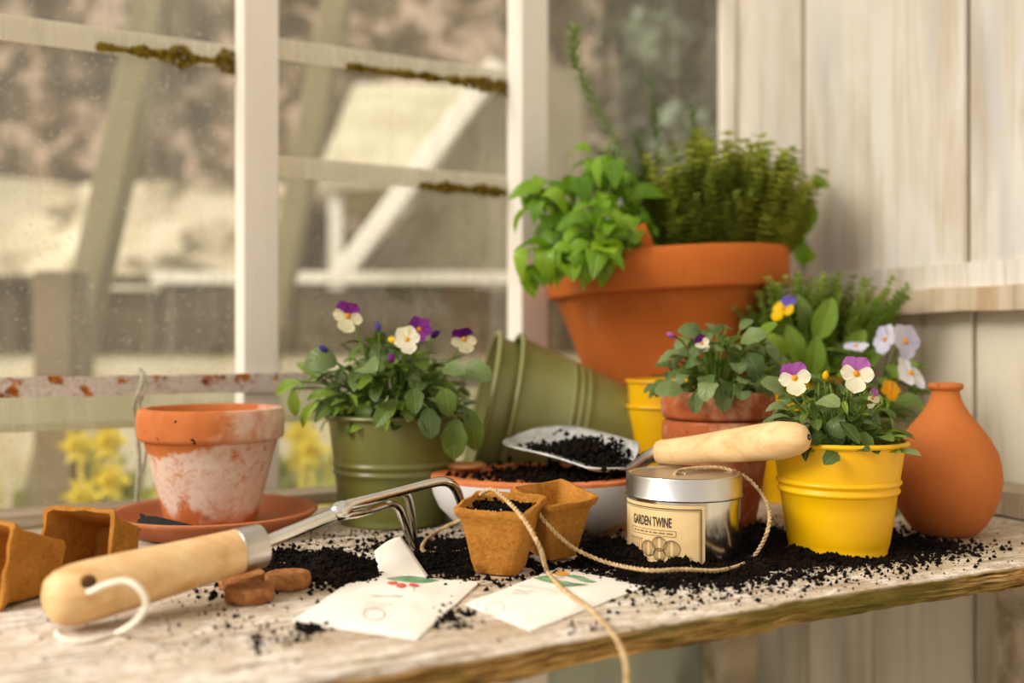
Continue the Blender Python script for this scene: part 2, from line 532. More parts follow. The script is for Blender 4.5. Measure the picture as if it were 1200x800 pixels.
M_viola = m_leaf('viola_leaf', '#3a5118', '#6b8230', vein=True)
M_viola_grey = m_leaf('bluish_viola_leaf', '#526a38', '#87995e', vein=True)
M_viola_light = m_leaf('light_viola_leaf', '#6b8f22', '#9fbc42', trans=0.4, vein=True)
M_basil = m_leaf('basil_leaf', '#66960f', '#a2cb30', 0.35, 0.38, 0.5, vein=True)
M_thyme = m_leaf('thyme_leaf', '#8c9a3c', '#c6cc68', 0.6, 0.4)
M_thyme2 = m_leaf('fresh_thyme_leaf', '#6c8a34', '#a9bd5e', 0.6, 0.35)
M_rosemary = m_leaf('rosemary_leaf', '#5c7540', '#93a868', 0.6, 0.25)
M_stem = m_leaf('green_stem', '#5d7a2a', '#7c953c', 0.6, 0.15)
M_twig = m_two('thyme_twig', '#4a3a20', '#6d5832', 80, 0.9)
M_purple = m_petal('purple_petal', '#6d1f86', '#9a3ea6')
M_darkpurple = m_petal('dark_purple_petal', '#4a1166', '#6a1d7c')
M_mauve = m_petal('mauve_petal', '#a352b0', '#c079c4')
M_cream = m_petal('cream_white_petal', '#efe9c8', '#f7f3df')
M_lavender = m_petal('pale_lavender_petal', '#c3c0e0', '#dcdaee')
M_whitepetal = m_petal('white_petal', '#e3e2ee', '#f1f0f6')
M_violet = m_petal('violet_petal', '#4d3f9e', '#6a5cb8')
M_daff = m_petal('pale_yellow_petal', '#efdc52', '#f6e985')
M_yellowp = m_petal('yellow_petal', '#f0c10c', '#f8d436')
M_orangep = m_petal('orange_petal', '#e79a10', '#f0b02a')

# ------------------------------------------------------------------ the setting (built in bench coordinates: x = s, y = w)
ROT = (0, 0, TH)
FLOORZ = -0.82
WALL_S = 0.883           # inner face of the plank wall
GLASS_W = 1.045
POST_F, POST_B = 1.0074, 1.042
POSTS = [0.253 + 0.313 * k for k in range(-6, 3)]
PW = 0.0357

m_floor = m_two('pale_gravel_floor', '#a89c88', '#c2b7a2', 5, 0.95, 0, 0.4, 60, 0.01, 0.1)
fl = MB().box((-2.6, -1.8, FLOORZ - 0.1), (WALL_S + 0.1, 1.02, FLOORZ)).obj('floor', m_floor, None, False, rot=ROT)
tag(fl, kind='structure')

# window wall: posts and the low boarding under the bench
wb = MB()
wb.box((-1.7, 1.012, FLOORZ), (WALL_S, 1.04, FLOORZ + 0.12))
wall_back = wb.obj('wall_back', M_plank_low, None, False, rot=ROT)
tag(wall_back, kind='structure')
for s in POSTS:
    if s > 0.87: continue
    o = MB().box((s, POST_F, FLOORZ), (s + PW, POST_B, 1.5)).obj('post', M_post, wall_back, False)
    bevel(o, 0.002)
# boards closing the wall below the bench
m_pale_green = make_plank_paint('pale_green_boards', '#c3cbb8', '#b1bba6', '#9aa088', 0.6)
for i in range(len(POSTS) - 1):
    a, b = POSTS[i] + PW, POSTS[i + 1]
    if b > 0.87: b = WALL_S + 0.01
    if i == len(POSTS) - 2:                        # one wide painted panel in the corner bay
        MB().box((a, 1.03, FLOORZ + 0.12), (b, 1.044, -0.05)).obj('panel', m_pale_green, wall_back, False)
    else:
        k = 8
        for j in range(k):
            x0 = a + (b - a) * j / k; x1 = a + (b - a) * (j + 1) / k
            MB().box((x0 + 0.002, 1.03, FLOORZ + 0.12), (x1 - 0.002, 1.044, -0.05)).obj('board', M_plank, wall_back, False)

# glazing: one window per bay, each of overlapping panes
def moss_strip(parent, s0, s1, z, w, thick, seed):
    rnd = random.Random(seed)
    mb = MB()
    n = int((s1 - s0) / 0.0013)
    for i in range(n):
        f = (i + rnd.random()) / n
        s = s0 + (s1 - s0) * f
        h = thick * (0.25 + 0.75 * f) * max(0.12, 0.6 + 1.2 * fbm((s, seed, 0), 38, 3))
        for k in range(8):
            c = Vector((s, w - rnd.random() * 0.003, z + (rnd.random() - 0.45) * h))
            r = 0.0011 + rnd.random() * 0.0019
            mb.add([c + Vector((r, 0, 0)), c + Vector((-r, 0, 0)), c + Vector((0, r, 0)), c + Vector((0, -r, 0)), c + Vector((0, 0, r * rnd.uniform(.6, 1.4))), c - Vector((0, 0, r))],
                   [(0, 2, 4), (2, 1, 4), (1, 3, 4), (3, 0, 4), (2, 0, 5), (1, 2, 5), (3, 1, 5), (0, 3, 5)])
    o = mb.obj('moss', M_moss, parent, True, None)
    o['kind'] = 'stuff'
    return o

laps = {5: [(0.437, 0.022)], 6: [(0.4535, 0.02), (0.332, 0.02)], 7: [(0.62, 0.02)]}
for i in range(len(POSTS) - 1):
    a, b = POSTS[i] + PW, POSTS[i + 1]
    if b > 0.87: b = WALL_S + 0.008
    a -= 0.006; b += 0.006
    win = empty('window_%d' % (i + 1), (0, 0, 0), ROT)
    tag(win, kind='structure')
    zs = sorted(laps.get(i, [(0.44, 0.02)]))
    edges = [0.122] + [z for z, _ in zs] + [1.5]
    for k in range(len(edges) - 1):
        z0 = edges[k]; z1 = edges[k + 1] + (0.02 if k < len(edges) - 2 else 0)
        w0 = GLASS_W + 0.0045 * (k % 2)
        MB().box((a, w0, z0), (b, w0 + 0.003, z1)).obj('pane', M_glass, win, False)
    for (z, t_) in zs:                              # grime caught where the panes overlap
        MB().box((a, GLASS_W - 0.002, z - 0.002), (b, GLASS_W - 0.0005, z + t_)).obj('grime_strip', M_lap, win, False)
    # low pane under the iron bar: a strip of limewashed glass over clear glass
    MB().box((a, GLASS_W, 0.0), (b, GLASS_W + 0.003, 0.084)).obj('pane', M_glass, win, False)
    MB().box((a, GLASS_W + 0.006, 0.076), (b, GLASS_W + 0.009, 0.125)).obj('limewashed_pane', M_frost, win, False)
    if i == 5: moss_strip(win, b - 0.135, b - 0.004, 0.440, GLASS_W - 0.002, 0.026, 3)
    if i == 6:
        moss_strip(win, a + 0.09, b - 0.004, 0.453, GLASS_W - 0.002, 0.020, 5)
        moss_strip(win, b - 0.115, b - 0.002, 0.332, GLASS_W - 0.002, 0.022, 9)

# rusted iron glazing bar in front of the posts
mb = MB()
n = 120
L0, L1 = -1.7, 0.868
prof = [(0.9995, 0.1105), (1.0065, 0.1105), (1.0065, 0.1285), (0.9995, 0.1285)]
vv = []; ff = []
for i in range(n + 1):
    s = L0 + (L1 - L0) * i / n
    for (w, z) in prof:
        vv.append((s, w + 0.0006 * fbm((s, w, z), 60), z + 0.0011 * fbm((s * 1.0, w, z + 3), 45)))
for i in range(n):
    for k in range(4):
        l = (k + 1) % 4
        ff.append((i * 4 + k, i * 4 + l, (i + 1) * 4 + l, (i + 1) * 4 + k))
ff += [(3, 2, 1, 0), tuple(n * 4 + k for k in range(4))]
bar = mb.add(vv, ff).obj('trim_1', M_rust, None, True, 40, rot=ROT)
tag(bar, 'rusted iron bar with flaking white paint across the window posts', kind='structure')
# weathered sill board along the foot of the glass
sl = MB().box((-1.7, 0.9655, 0.0005), (0.82, 1.0065, 0.013)).obj('trim_2', M_sill, None, False, rot=ROT)
bevel(sl, 0.002); tag(sl, 'weathered sill board along the foot of the glass', kind='structure')

# ---- plank wall on the right
def wall_q(px):                                  # pixel column -> distance along the wall (w)
    u = (px - 600) / F
    d = (WALL_S / math.sin(TH)) / (1 + u / math.tan(TH))
    return -u * d * math.sin(TH) + d * math.cos(TH)
wr = MB().box((WALL_S + 0.03, -1.9, FLOORZ), (WALL_S + 0.06, 1.06, 1.5))
wall_right = wr.obj('wall_right', M_plank_low, None, False, rot=ROT)
tag(wall_right, kind='structure')
upper = [1.045, wall_q(864), wall_q(940), wall_q(1020), wall_q(1135)]
while upper[-1] > -1.7: upper.append(upper[-1] - random.choice((0.1, 0.12, 0.13, 0.11)))
for i in range(len(upper) - 1):
    y1, y0 = upper[i], upper[i + 1]
    ds = 0.0025 * ((i * 7) % 3 - 1)
    o = MB().box((WALL_S + ds, y0 + 0.0012, 0.2365), (WALL_S + 0.03, y1 - 0.0012, 1.5)).obj('plank', M_plank, wall_right, False)
    bevel(o, 0.0018)
lower = [1.04, wall_q(933), wall_q(1010), wall_q(1128)]
while lower[-1] > -1.7: lower.append(lower[-1] - random.choice((0.1, 0.12, 0.11)))
for i in range(len(lower) - 1):
    o = MB().box((WALL_S + 0.016 + 0.002 * (i % 2), lower[i + 1] + 0.0015, FLOORZ), (WALL_S + 0.03, lower[i] - 0.0015, 0.2)).obj('plank', M_plank_low, wall_right, False)
    bevel(o, 0.0015)
def rough_beam(name, lo, hi, mat, amp, parent=None, n=90):
    mb = MB(); vv = []; ff = []
    (x0, y0, z0), (x1, y1, z1) = lo, hi
    for i in range(n + 1):
        y = y0 + (y1 - y0) * i / n
        for (x, z) in ((x0, z0), (x0, (z0 + z1) / 2), (x0, z1), (x1, z1), (x1, z0)):
            k = 0 if x == x1 else 1
            vv.append((x + k * amp * fbm((x * 9, y, z * 9), 26), y, z + k * amp * 0.8 * fbm((x, y, z + 5), 20)))
    for i in range(n):
        for k in range(5):
            l = (k + 1) % 5
            ff.append((i * 5 + k, i * 5 + l, i * 5 + 5 + l, i * 5 + 5 + k))
    ff += [(4, 3, 2, 1, 0), tuple(n * 5 + k for k in range(5))]
    return mb.add(vv, ff).obj(name, mat, parent, True, 35, rot=ROT)
t3 = rough_beam('trim_3', (WALL_S - 0.004, -1.7, 0.2125), (WALL_S + 0.03, 1.0, 0.2375), M_plank, 0.0012)
tag(t3, 'flat whitewashed rail under the upper wall planks', kind='structure')
t4 = rough_beam('trim_4', (WALL_S - 0.012, -1.7, 0.1895), (WALL_S + 0.03, 0.995, 0.2125), M_rail, 0.002)
tag(t4, 'rough timber rail along the plank wall', kind='structure')
t5 = rough_beam('trim_5', (WALL_S - 0.046, 0.50, 0.0015), (WALL_S + 0.015, 0.96, 0.024), make_plank_paint('flaking_ledge_paint', '#d8ccb8', '#c2b195', '#7d6544', 0.42), 0.0025)
tag(t5, 'flaking timber ledge along the plank wall', kind='structure')

# ---- unseen glazed roof with rafters, added to dim the light indoors
roof = MB().box((-1.75, 1.0, 1.5), (WALL_S + 0.06, 1.05, 1.56)).obj('added_ceiling', M_post, None, False, rot=ROT)
tag(roof, kind='structure')
RS = 0.42                                             # roof rises away from the window wall
def rz(w): return 1.53 + (1.0424 - w) * RS
for s in POSTS:
    vv = [Vector(v) for v in ((s, 1.04, 1.5), (s + PW, 1.04, 1.5), (s + PW, -1.75, rz(-1.75) - .03), (s, -1.75, rz(-1.75) - .03))]
    vv += [v + Vector((0, 0, .05)) for v in vv]
    MB().add(vv, [(0, 1, 2, 3), (7, 6, 5, 4), (0, 4, 5, 1), (1, 5, 6, 2), (2, 6, 7, 3), (3, 7, 4, 0)]).obj('rafter', M_post, roof, False)
for i in range(len(POSTS)):
    a = POSTS[i]; b = POSTS[i + 1] if i + 1 < len(POSTS) else WALL_S + 0.06
    for k in range(5):
        w1 = 1.06 - k * .56; w0 = w1 - .58
        vv = [Vector(v) for v in ((a, w1, rz(w1) + .03), (b, w1, rz(w1) + .03), (b, w0, rz(w0) + .036), (a, w0, rz(w0) + .036))]
        vv += [v + Vector((0, 0, .003)) for v in vv]
        MB().add(vv, [(0, 1, 2, 3), (7, 6, 5, 4), (0, 4, 5, 1), (1, 5, 6, 2), (2, 6, 7, 3), (3, 7, 4, 0)]).obj('roof_pane', M_roofglass, roof, False)

# low plank wall behind the camera, unseen, added to shape the fill light
wf_ = MB().box((-2.6, -1.80, FLOORZ), (WALL_S + .06, -1.78, -.10)).obj('added_wall_front', M_plank_low, None, False, rot=ROT)
tag(wf_, kind='structure')
for s in POSTS:
    MB().box((s, -1.79, -.10), (s + PW, -1.755, 2.7)).obj('post', M_post, wf_, False)
x = -2.6
while x < WALL_S:
    MB().box((x + .002, -1.778, FLOORZ), (min(x + .148, WALL_S), -1.76, -.10)).obj('plank', M_plank, wf_, False)
    x += .15

for i in range(len(POSTS) - 1):
    MB().box((POSTS[i] + PW, -1.777, -.10), (min(POSTS[i + 1], WALL_S), -1.774, 2.66)).obj('pane', M_glass, wf_, False)

# ---- the bench
bench = empty('potting_bench', (0, 0, FLOORZ), ROT)
tag(bench, 'weathered wooden potting bench of wide boards with a mossy worn front edge', 'bench')
def board(w0, w1, s0, s1, seed, ragged, zt=0.0):
    n = 420
    ws_ = [w1 - (w1 - w0 - 0.02) * k / 14 for k in range(15)]
    vv = []; ff = []; cnt = None
    for i in range(n + 1):
        s = s0 + (s1 - s0) * i / n
        e = (0.006 * fbm((s, seed, 0), 5, 4) + 0.0025 * fbm((s, seed, 4), 40, 3)) * ragged
        ch = 0.006 * ragged * max(0, fbm((s, seed, 9), 11, 4) + 0.1)
        row = [(w, zt + 0.0004 * fbm((s, w, seed), 30)) for w in ws_]
        row += [(w0 + 0.008 + e, zt - 0.0003), (w0 + 0.003 + e, zt - 0.0010)]
        for k in range(12):                           # splintered layers of the broken edge
            f = k / 11
            lay = fbm((s * 13.0, k * 0.8, seed), 1.6, 4)
            row.append((w0 + e + 0.0012 + ch * 1.5 * f * f + 0.006 * f ** 3 + ragged * (0.0030 * lay * min(1, f * 3 + .2) + 0.0007 * fbm((s, k, seed), 120, 2)), zt - 0.0018 - 0.0172 * f))
        row += [(w0 + 0.03, zt - 0.021), (w1, zt - 0.021)]
        cnt = len(row)
        vv += [(s, w, z - FLOORZ) for (w, z) in row]
    for i in range(n):
        for k in range(cnt):
            l = (k + 1) % cnt
            ff.append((i * cnt + k, i * cnt + l, (i + 1) * cnt + l, (i + 1) * cnt + k))
    ff += [tuple(range(cnt)), tuple(n * cnt + k for k in range(cnt - 1, -1, -1))]
    # object origin at the board top so that the material can tell top from edge
    vv = [(x, y, z + FLOORZ) for (x, y, z) in vv]
    return MB().add(vv, ff).obj('board', M_bench, bench, True, 50, loc=(0, 0, -FLOORZ))
board(0.469, 0.802, -1.3, WALL_S - 0.001, 1.7, 1.0)
board(0.8045, 0.9645, -1.3, WALL_S - 0.001, 6.3, 0.12, -0.0006)
for (s, w) in ((-1.2, 0.52), (-1.2, 0.9), (-0.62, 0.93), (0.8, 0.93), (0.835, 0.56)):
    MB().box((s, w, 0.0), (s + 0.045, w + 0.045, -FLOORZ - 0.0215)).obj('leg', M_sill, bench, False)

# ------------------------------------------------------------------ outdoors, seen blurred through the glass
GZ = -0.62
m_ground = m_two('garden_ground', '#8d8a55', '#b9ab86', 2.2, 0.95, 0, 0.5, 25, 0.03, 0.1)
g = MB()
g.box((-7, 1.06, GZ - 0.1), (9, 9, GZ))
og = g.obj('ground', m_ground, None, False, rot=ROT); tag(og, kind='structure')

m_bank = NT('leaf_littered_bank')
_a = m_bank.noise(3.6, m_bank.coord((1, 1, 1), False), 6, 0.7, 0.6)
_c = m_bank.ramp(_a, [(0.32, rgb('#231f17')), (0.45, rgb('#443a2c')), (0.54, rgb('#6a5a48')), (0.60, rgb('#bda795')), (0.70, rgb('#4a4a28'))])
M_bank = m_bank.done(m_bank.bsdf(_c, 0.95, 0, m_bank.bump(_a, 0.6, 0.05), 0.1))
m_sand = NT('pale_rendered_wall')
_a = m_sand.noise(3.4, m_sand.coord((1, 1, 1.6), False), 5, 0.65, 0.5)
_c = m_sand.ramp(_a, [(0.37, rgb('#6b5f48')), (0.45, rgb('#cdc0a2')), (0.6, rgb('#e6dcc4')), (0.75, rgb('#d8ccaa'))])
M_sand = m_sand.done(m_sand.bsdf(_c, 0.95, 0, None, 0.1))
m_boards = m_two('dark_timber', '#44392a', '#5c4d37', 6, 0.9, 0, 0.3, 40, 0.01, 0.1, stretch=(0.5, 0.5, 4))
m_greypost = m_two('grey_green_timber', '#7b7254', '#8f8666', 5, 0.9)
m_whitewood = m_two('white_timber', '#efe8d8', '#f7f2e6', 5, 0.7)
m_greyroof = m_two('grey_felt_roof', '#7f7560', '#958a74', 3, 0.9)
m_paleroof = m_two('pale_roof_sheet', '#b5ab8e', '#d2cab0', 3, 0.8)

def bank(x0, x1, y0, y1, z0, z1, mat, name, label, cat, amp=0.12, seed=0):
    nx, nz = 60, 14
    vv = []; ff = []
    for j in range(nz + 1):
        for i in range(nx + 1):
            f = j / nz
            x = x0 + (x1 - x0) * i / nx
            y = y0 + (y1 - y0) * f + amp * fbm((x, f * 3, seed), 1.6)
            vv.append((x, y, z0 + (z1 - z0) * f + amp * 0.5 * fbm((x, f, seed + 3), 2)))
    for i in range(nx + 1): vv.append((x0 + (x1 - x0) * i / nx, y1 + 1.2, z1))
    for i in range(nx + 1): vv.append((x0 + (x1 - x0) * i / nx, y1 + 1.2, z0))
    for j in range(nz + 2):
        for i in range(nx):
            a = j * (nx + 1) + i
            ff.append((a, a + 1, a + nx + 2, a + nx + 1))
    o = MB().add(vv, ff).obj(name, mat, None, True, 60)
    return tag(o, label, cat)
bank(-8, 8, 5.2, 6.6, GZ - 0.05, 3.9, M_bank, 'earth_bank', 'dark earth bank with leaf litter rising behind the garden', 'bank', 0.25, 2)
# pale garden wall in front of the bank
def outbox(name, lo, hi, mat, label=None, cat=None, rotz=0.0, loc=None, parent=None):
    c = Vector(((lo[0] + hi[0]) / 2, (lo[1] + hi[1]) / 2, lo[2]))
    o = MB().box((lo[0] - c.x, lo[1] - c.y, 0), (hi[0] - c.x, hi[1] - c.y, hi[2] - lo[2])).obj(name, mat, parent, False, loc=c, rot=(0, 0, rotz))
    bevel(o, 0.01)
    if label: tag(o, label, cat)
    return o
bank(-6, -1.0, 4.1, 4.5, GZ - 0.05, 0.86, M_sand, 'garden_wall', 'pale blotched garden wall beyond the glass', 'wall', 0.09, 5)
# long dark timber edging with a pale cap, made of boards
ed = empty('raised_bed', (0, 2.6, GZ))
tag(ed, 'long raised bed of dark upright boards with a pale timber cap', 'raised bed')
for k in range(30):
    x = -3.6 + k * 0.17
    MB().box((x, -0.03, 0.75), (x + 0.16, 0.02, 0.91 + 0.006 * ((k * 5) % 3))).obj('board', m_boards, ed, False)
MB().box((-0.9, -0.05, 0.925), (1.5, 0.05, 0.955)).obj('cap', m_whitewood, ed, False)
MB().box((-3.62, -0.05, 0.925), (-0.901, 0.05, 0.945)).obj('cap', m_boards, ed, False)
MB().box((-3.6, -0.02, 0), (1.5, 0.02, 0.75)).obj('base_wall', M_sand, ed, False)
MB().box((-3.6, 0.021, 0), (1.5, 0.2, 0.90)).obj('bed_soil', M_bank, ed, False)

def beam3(name, p0, p1, th, mat, label=None, cat=None, parent=None):
    p0 = Vector(p0); p1 = Vector(p1)
    M = frame((0, 0, 0), p1 - p0, (0, -1, 0))
    o = MB().box((0, -th / 2, -th / 2), ((p1 - p0).length, th / 2, th / 2), M).obj(name, mat, parent, False, loc=p0)
    bevel(o, 0.006)
    if label: tag(o, label, cat)
    return o
beam3('timber_post', P(72, 318, 1.85), Vector((P(72, 318, 1.85).x, 1.85, GZ)), 0.072, m_two('grey_brown_post', '#76674f', '#8a7a62', 5, 0.9), 'short square grey-brown post among the yellow flowers', 'post')
beam3('leaning_prop', P(93, 400, 2.0) + Vector((-0.14, 0, -0.62)), P(205, -110, 2.0), 0.062, m_greypost, 'long leaning grey-green timber prop behind the wide window pane', 'prop')
beam3('leaning_prop', P(300, 420, 2.4) + Vector((-0.1, 0, -0.6)), P(420, -120, 2.4), 0.062, m_greypost, 'leaning timber prop behind the mossy overlapped panes', 'prop')
# lean-to shed: white barge board, grey side below it, pale roof behind
shed = empty('lean_to_shed', (0.2, 3.3, GZ))
tag(shed, 'lean-to shed with a white sloping barge board and grey side', 'shed')
def loc_(v): return Vector(v) - Vector((0.2, 3.3, GZ))
a0, a1 = P(395, 330, 2.9), P(585, 75, 2.9)
beam3('barge_board', loc_(a0), loc_(a1), 0.055, m_whitewood, parent=shed)
bx = a1.x + 0.24
vv = [loc_(v) for v in (a0 + Vector((0.05, .04, 0)), Vector((bx, 2.94, a0.z)), Vector((bx, 2.94, a1.z)), a1 + Vector((0.02, .04, 0)))]
vv += [v + Vector((0, 0.05, 0)) for v in vv]
MB().add(vv, [(0, 1, 2, 3), (7, 6, 5, 4), (0, 4, 5, 1), (1, 5, 6, 2), (2, 6, 7, 3), (3, 7, 4, 0)]).obj('side_panel', m_greyroof, shed, False)
vv = [loc_(v) for v in (P(372, 205, 3.7), P(590, 205, 3.7), P(590, 98, 4.6), P(415, 98, 4.6))]
vv += [v + Vector((0, 0, -0.05)) for v in vv]
MB().add(vv, [(0, 1, 2, 3), (7, 6, 5, 4), (0, 4, 5, 1), (1, 5, 6, 2), (2, 6, 7, 3), (3, 7, 4, 0)]).obj('roof', m_paleroof, shed, False)
MB().box(loc_(P(372, 225, 3.8)), loc_(P(372, 225, 3.8)) + Vector((0.75, 0.7, 0.05))).obj('wall_plate', m_paleroof, shed, False)
for px in (385, 470, 560):
    p = P(px, 222, 3.75); q = loc_(p)
    MB().box((q.x, q.y, 0), (q.x + 0.05, q.y + 0.05, q.z)).obj('upright', m_whitewood, shed, False)

# leaves: one quad each, for hedge and flower clumps
def leaf_cloud(name, centers, count, size, mat, label, cat, seed, flat=0.5, parent=None, loc=None):
    rnd = random.Random(seed)
    vv = []; ff = []
    for i in range(count):
        c, r = centers[rnd.randrange(len(centers))]
        u = Vector((rnd.gauss(0, 1), rnd.gauss(0, 1), rnd.gauss(0, 1))).normalized()
        p = Vector(c) + Vector((u.x * r[0], u.y * r[1], u.z * r[2])) * rnd.random() ** 0.4
        s = size * rnd.uniform(0.6, 1.3)
        a = Vector((rnd.gauss(0, 1), rnd.gauss(0, 1) - 0.6, rnd.gauss(0, 1))).normalized()
        b = a.orthogonal().normalized(); c2 = a.cross(b)
        k = len(vv)
        vv += [p - b * s, p + c2 * s * 0.55 + a * s * .1, p + b * s, p - c2 * s * 0.55 + a * s * .1]
        ff.append((k, k + 1, k + 2, k + 3))
    o = MB().add(vv, ff).obj(name, mat, parent, False, None)
    if loc: o.location = loc
    if label: tag(o, label, cat, kind='stuff')
    else: o['kind'] = 'stuff'
    return o
M_ivy = m_leaf('ivy_leaf', '#1b2214', '#343f28', 0.35, 0.15)
M_ivy2 = m_leaf('pale_ivy_leaf', '#5d6a56', '#8a9882', 0.3, 0.15)
leaf_cloud('ivy_hedge', [((0.5 + 0.25 * i, 3.3, -0.4 + 0.4 * j), (0.25, 0.16, 0.4)) for i in range(7) for j in range(6)], 17000, 0.045, M_ivy, 'dark ivy hedge behind the corner pane', 'hedge', 11)
leaf_cloud('ivy_leaves', [((rx2, 2.98, rz2), (0.09, 0.05, 0.1)) for rx2, rz2 in ((0.42, 1.05), (0.5, 0.75), (0.62, 0.6), (0.35, 0.5), (0.6, 0.35), (0.8, 0.9), (0.85, 0.6), (0.45, 0.15))], 800, 0.045, M_ivy2, 'pale glossy ivy leaves standing out from the dark hedge', 'ivy', 12)
M_gr = m_leaf('fresh_garden_leaf', '#8d9a48', '#c3c67e', 0.5, 0.4)
cs = [(-1.62, 1.8), (-1.2, 1.75), (-0.98, 2.2), (-0.6, 1.7), (-0.5, 2.2), (-0.3, 1.8), (-0.05, 2.2), (0.2, 1.85), (-1.4, 2.25)]
for k, (x, y) in enumerate(cs):
    e = empty('flower_clump', (x, y, GZ))
    tag(e, 'blurred clump of yellow spring flowers growing outside behind the low panes', 'flowers', 'yellow flower clumps outside')
    leaf_cloud('foliage', [((0, 0, 0.22), (0.17, 0.12, 0.24)), ((0.05, 0, 0.4), (0.15, 0.1, 0.15))], 420, 0.045, M_gr, None, None, 20 + k, parent=e)
    rnd = random.Random(60 + k)
    for q in range(7):
        c = Vector((rnd.uniform(-.17, .17), rnd.uniform(-.12, .0) - 0.04, rnd.uniform(0.3, 0.66)))
        mb = MB()
        for a in range(6):
            an = a * PI / 3
            d1 = Vector((math.cos(an), -0.35, math.sin(an))) * 0.034
            d2 = Vector((math.cos(an + .5), -0.1, math.sin(an + .5))) * 0.02
            d3 = Vector((math.cos(an - .5), -0.1, math.sin(an - .5))) * 0.02
            mb.add([c, c + d3, c + d1, c + d2], [(0, 1, 2, 3)])
        mb.lathe([(0.010, 0), (0.013, 0.024)], 8, Matrix.Translation(c) @ Matrix.Rotation(PI / 2, 4, 'X'))
        mb.tube([c, (c.x * 0.6, c.y * 0.6 + .02, 0.0)], 0.004, 4)
        mb.obj('flower', M_daff, e, True, None)

# ------------------------------------------------------------------ pots
def lerp(a, b, t): return a + (b - a) * t

def bucket_body(rt, rb, h, ridges=(), foot=0.004, th=0.0012):
    pr = [(0.0005, 0.0035), (rb - 0.003, 0.0035), (rb - 0.002, 0.0), (rb + 0.0006, 0.0), (rb + 0.0012, foot * 0.5), (rb, foot)]
    marks = []
    for (zc, wdt, bulge) in ridges:
        for k in range(-4, 5):
            t = k / 4
            marks.append((zc + t * wdt, bulge * max(0, math.cos(t * PI / 2)) ** 1.0))
    zz = sorted([(foot + 0.004, 0)] + marks + [(h * f, 0) for f in (0.2, 0.4, 0.6, 0.8)] + [(h - 0.001, 0)])
    zz = [q for q in zz if q[1] > 0 or not any(abs(q[0] - m[0]) <= m[1] for m in ridges)] + []
    zz.sort()
    for z, b in zz:
        pr.append((lerp(rb, rt, z / h) + b, z))
    pr += [(rt - th, h - 0.001)] + [(lerp(rb, rt, z / h) - th, z) for z in (h * .7, h * .4, 0.008)] + [(0.0005, 0.006)]
    return pr

def torus_profile(r, z, rr, n=10):
    return [(r + rr * math.cos(2 * PI * k / n), z + rr * math.sin(2 * PI * k / n)) for k in range(n + 1)]

def bucket(root, rt, rb, h, mat, ridges, rim=0.0024, M=None, seg=64):
    MB().lathe(bucket_body(rt, rb, h, ridges), seg, M).obj('body', mat, root, True, 50)
    MB().lathe(torus_profile(rt + rim * 0.5, h, rim), seg, M).obj('rim', mat, root, True, 80)

def clay_profile(rt, rb, h, rimh, lip=0.006, th=0.008, hole=0.006):
    rim_r = rt
    zb = h - rimh
    rn = rt - lip
    pr = [(hole, 0.0), (rb - 0.002, 0.0), (rb, 0.002)]
    for f in (0.25, 0.5, 0.75): pr.append((lerp(rb, rn, f), zb * f))
    pr += [(rn, zb - 0.0008), (rn + 0.001, zb), (rim_r - 0.003, zb), (rim_r - 0.0008, zb + 0.0015), (rim_r, zb + 0.004), (rim_r + 0.0006, zb + rimh * .6), (rim_r, h - 0.003), (rim_r - 0.0015, h - 0.0006), (rim_r - 0.004, h)]
    pr += [(rt - th, h), (rt - th - 0.0015, h - 0.002), (rn - th, zb), (rb - th * .8, th), (hole, th * 0.9)]
    return pr

def soil_disc(root, r, z, amp=0.003, seed=0, n=40, name='soil', M=None):
    vv = [Vector((0, 0, z + amp))]; ff = []
    rings = 12
    for j in range(1, rings + 1):
        for i in range(n):
            a = 2 * PI * i / n
            rr = r * j / rings
            p = Vector((rr * math.cos(a), rr * math.sin(a), 0))
            zz = z + amp * (1 - (j / rings) ** 2) + amp * 0.9 * fbm((p.x, p.y, seed), 120, 4) * (0 if j == rings else 1)
            vv.append(Vector((p.x, p.y, zz)))
    for i in range(n): ff.append((0, 1 + i, 1 + (i + 1) % n))
    for j in range(rings - 1):
        for i in range(n):
            a = 1 + j * n + i; b = 1 + j * n + (i + 1) % n
            ff.append((a, a + n, b + n, b))
    if M is not None: vv = [M @ v for v in vv]
    mb = MB().add(vv, ff)
    rnd = random.Random(seed + 77)
    for i in range(140):
        a = rnd.random() * 2 * PI; rr = r * 0.92 * math.sqrt(rnd.random())
        c = Vector((rr * math.cos(a), rr * math.sin(a), z + amp * (1 - (rr / r) ** 2)))
        if M is not None: c = M @ c
        crumb(mb, c, rnd.uniform(0.0008, 0.003), rnd)
    o = mb.obj(name, M_soil, root, True, None)
    return o

def crumb(mb, c, r, rnd):
    pts = []
    for d in ((1, 0, 0), (-1, 0, 0), (0, 1, 0), (0, -1, 0), (0, 0, 1), (0, 0, -1)):
        pts.append(Vector(c) + Vector(d) * r * rnd.uniform(0.55, 1.25) + Vector((rnd.uniform(-.3, .3), rnd.uniform(-.3, .3), rnd.uniform(-.3, .3))) * r)
    mb.add(pts, [(0, 2, 4), (2, 1, 4), (1, 3, 4), (3, 0, 4), (2, 0, 5), (1, 2, 5), (3, 1, 5), (0, 3, 5)])

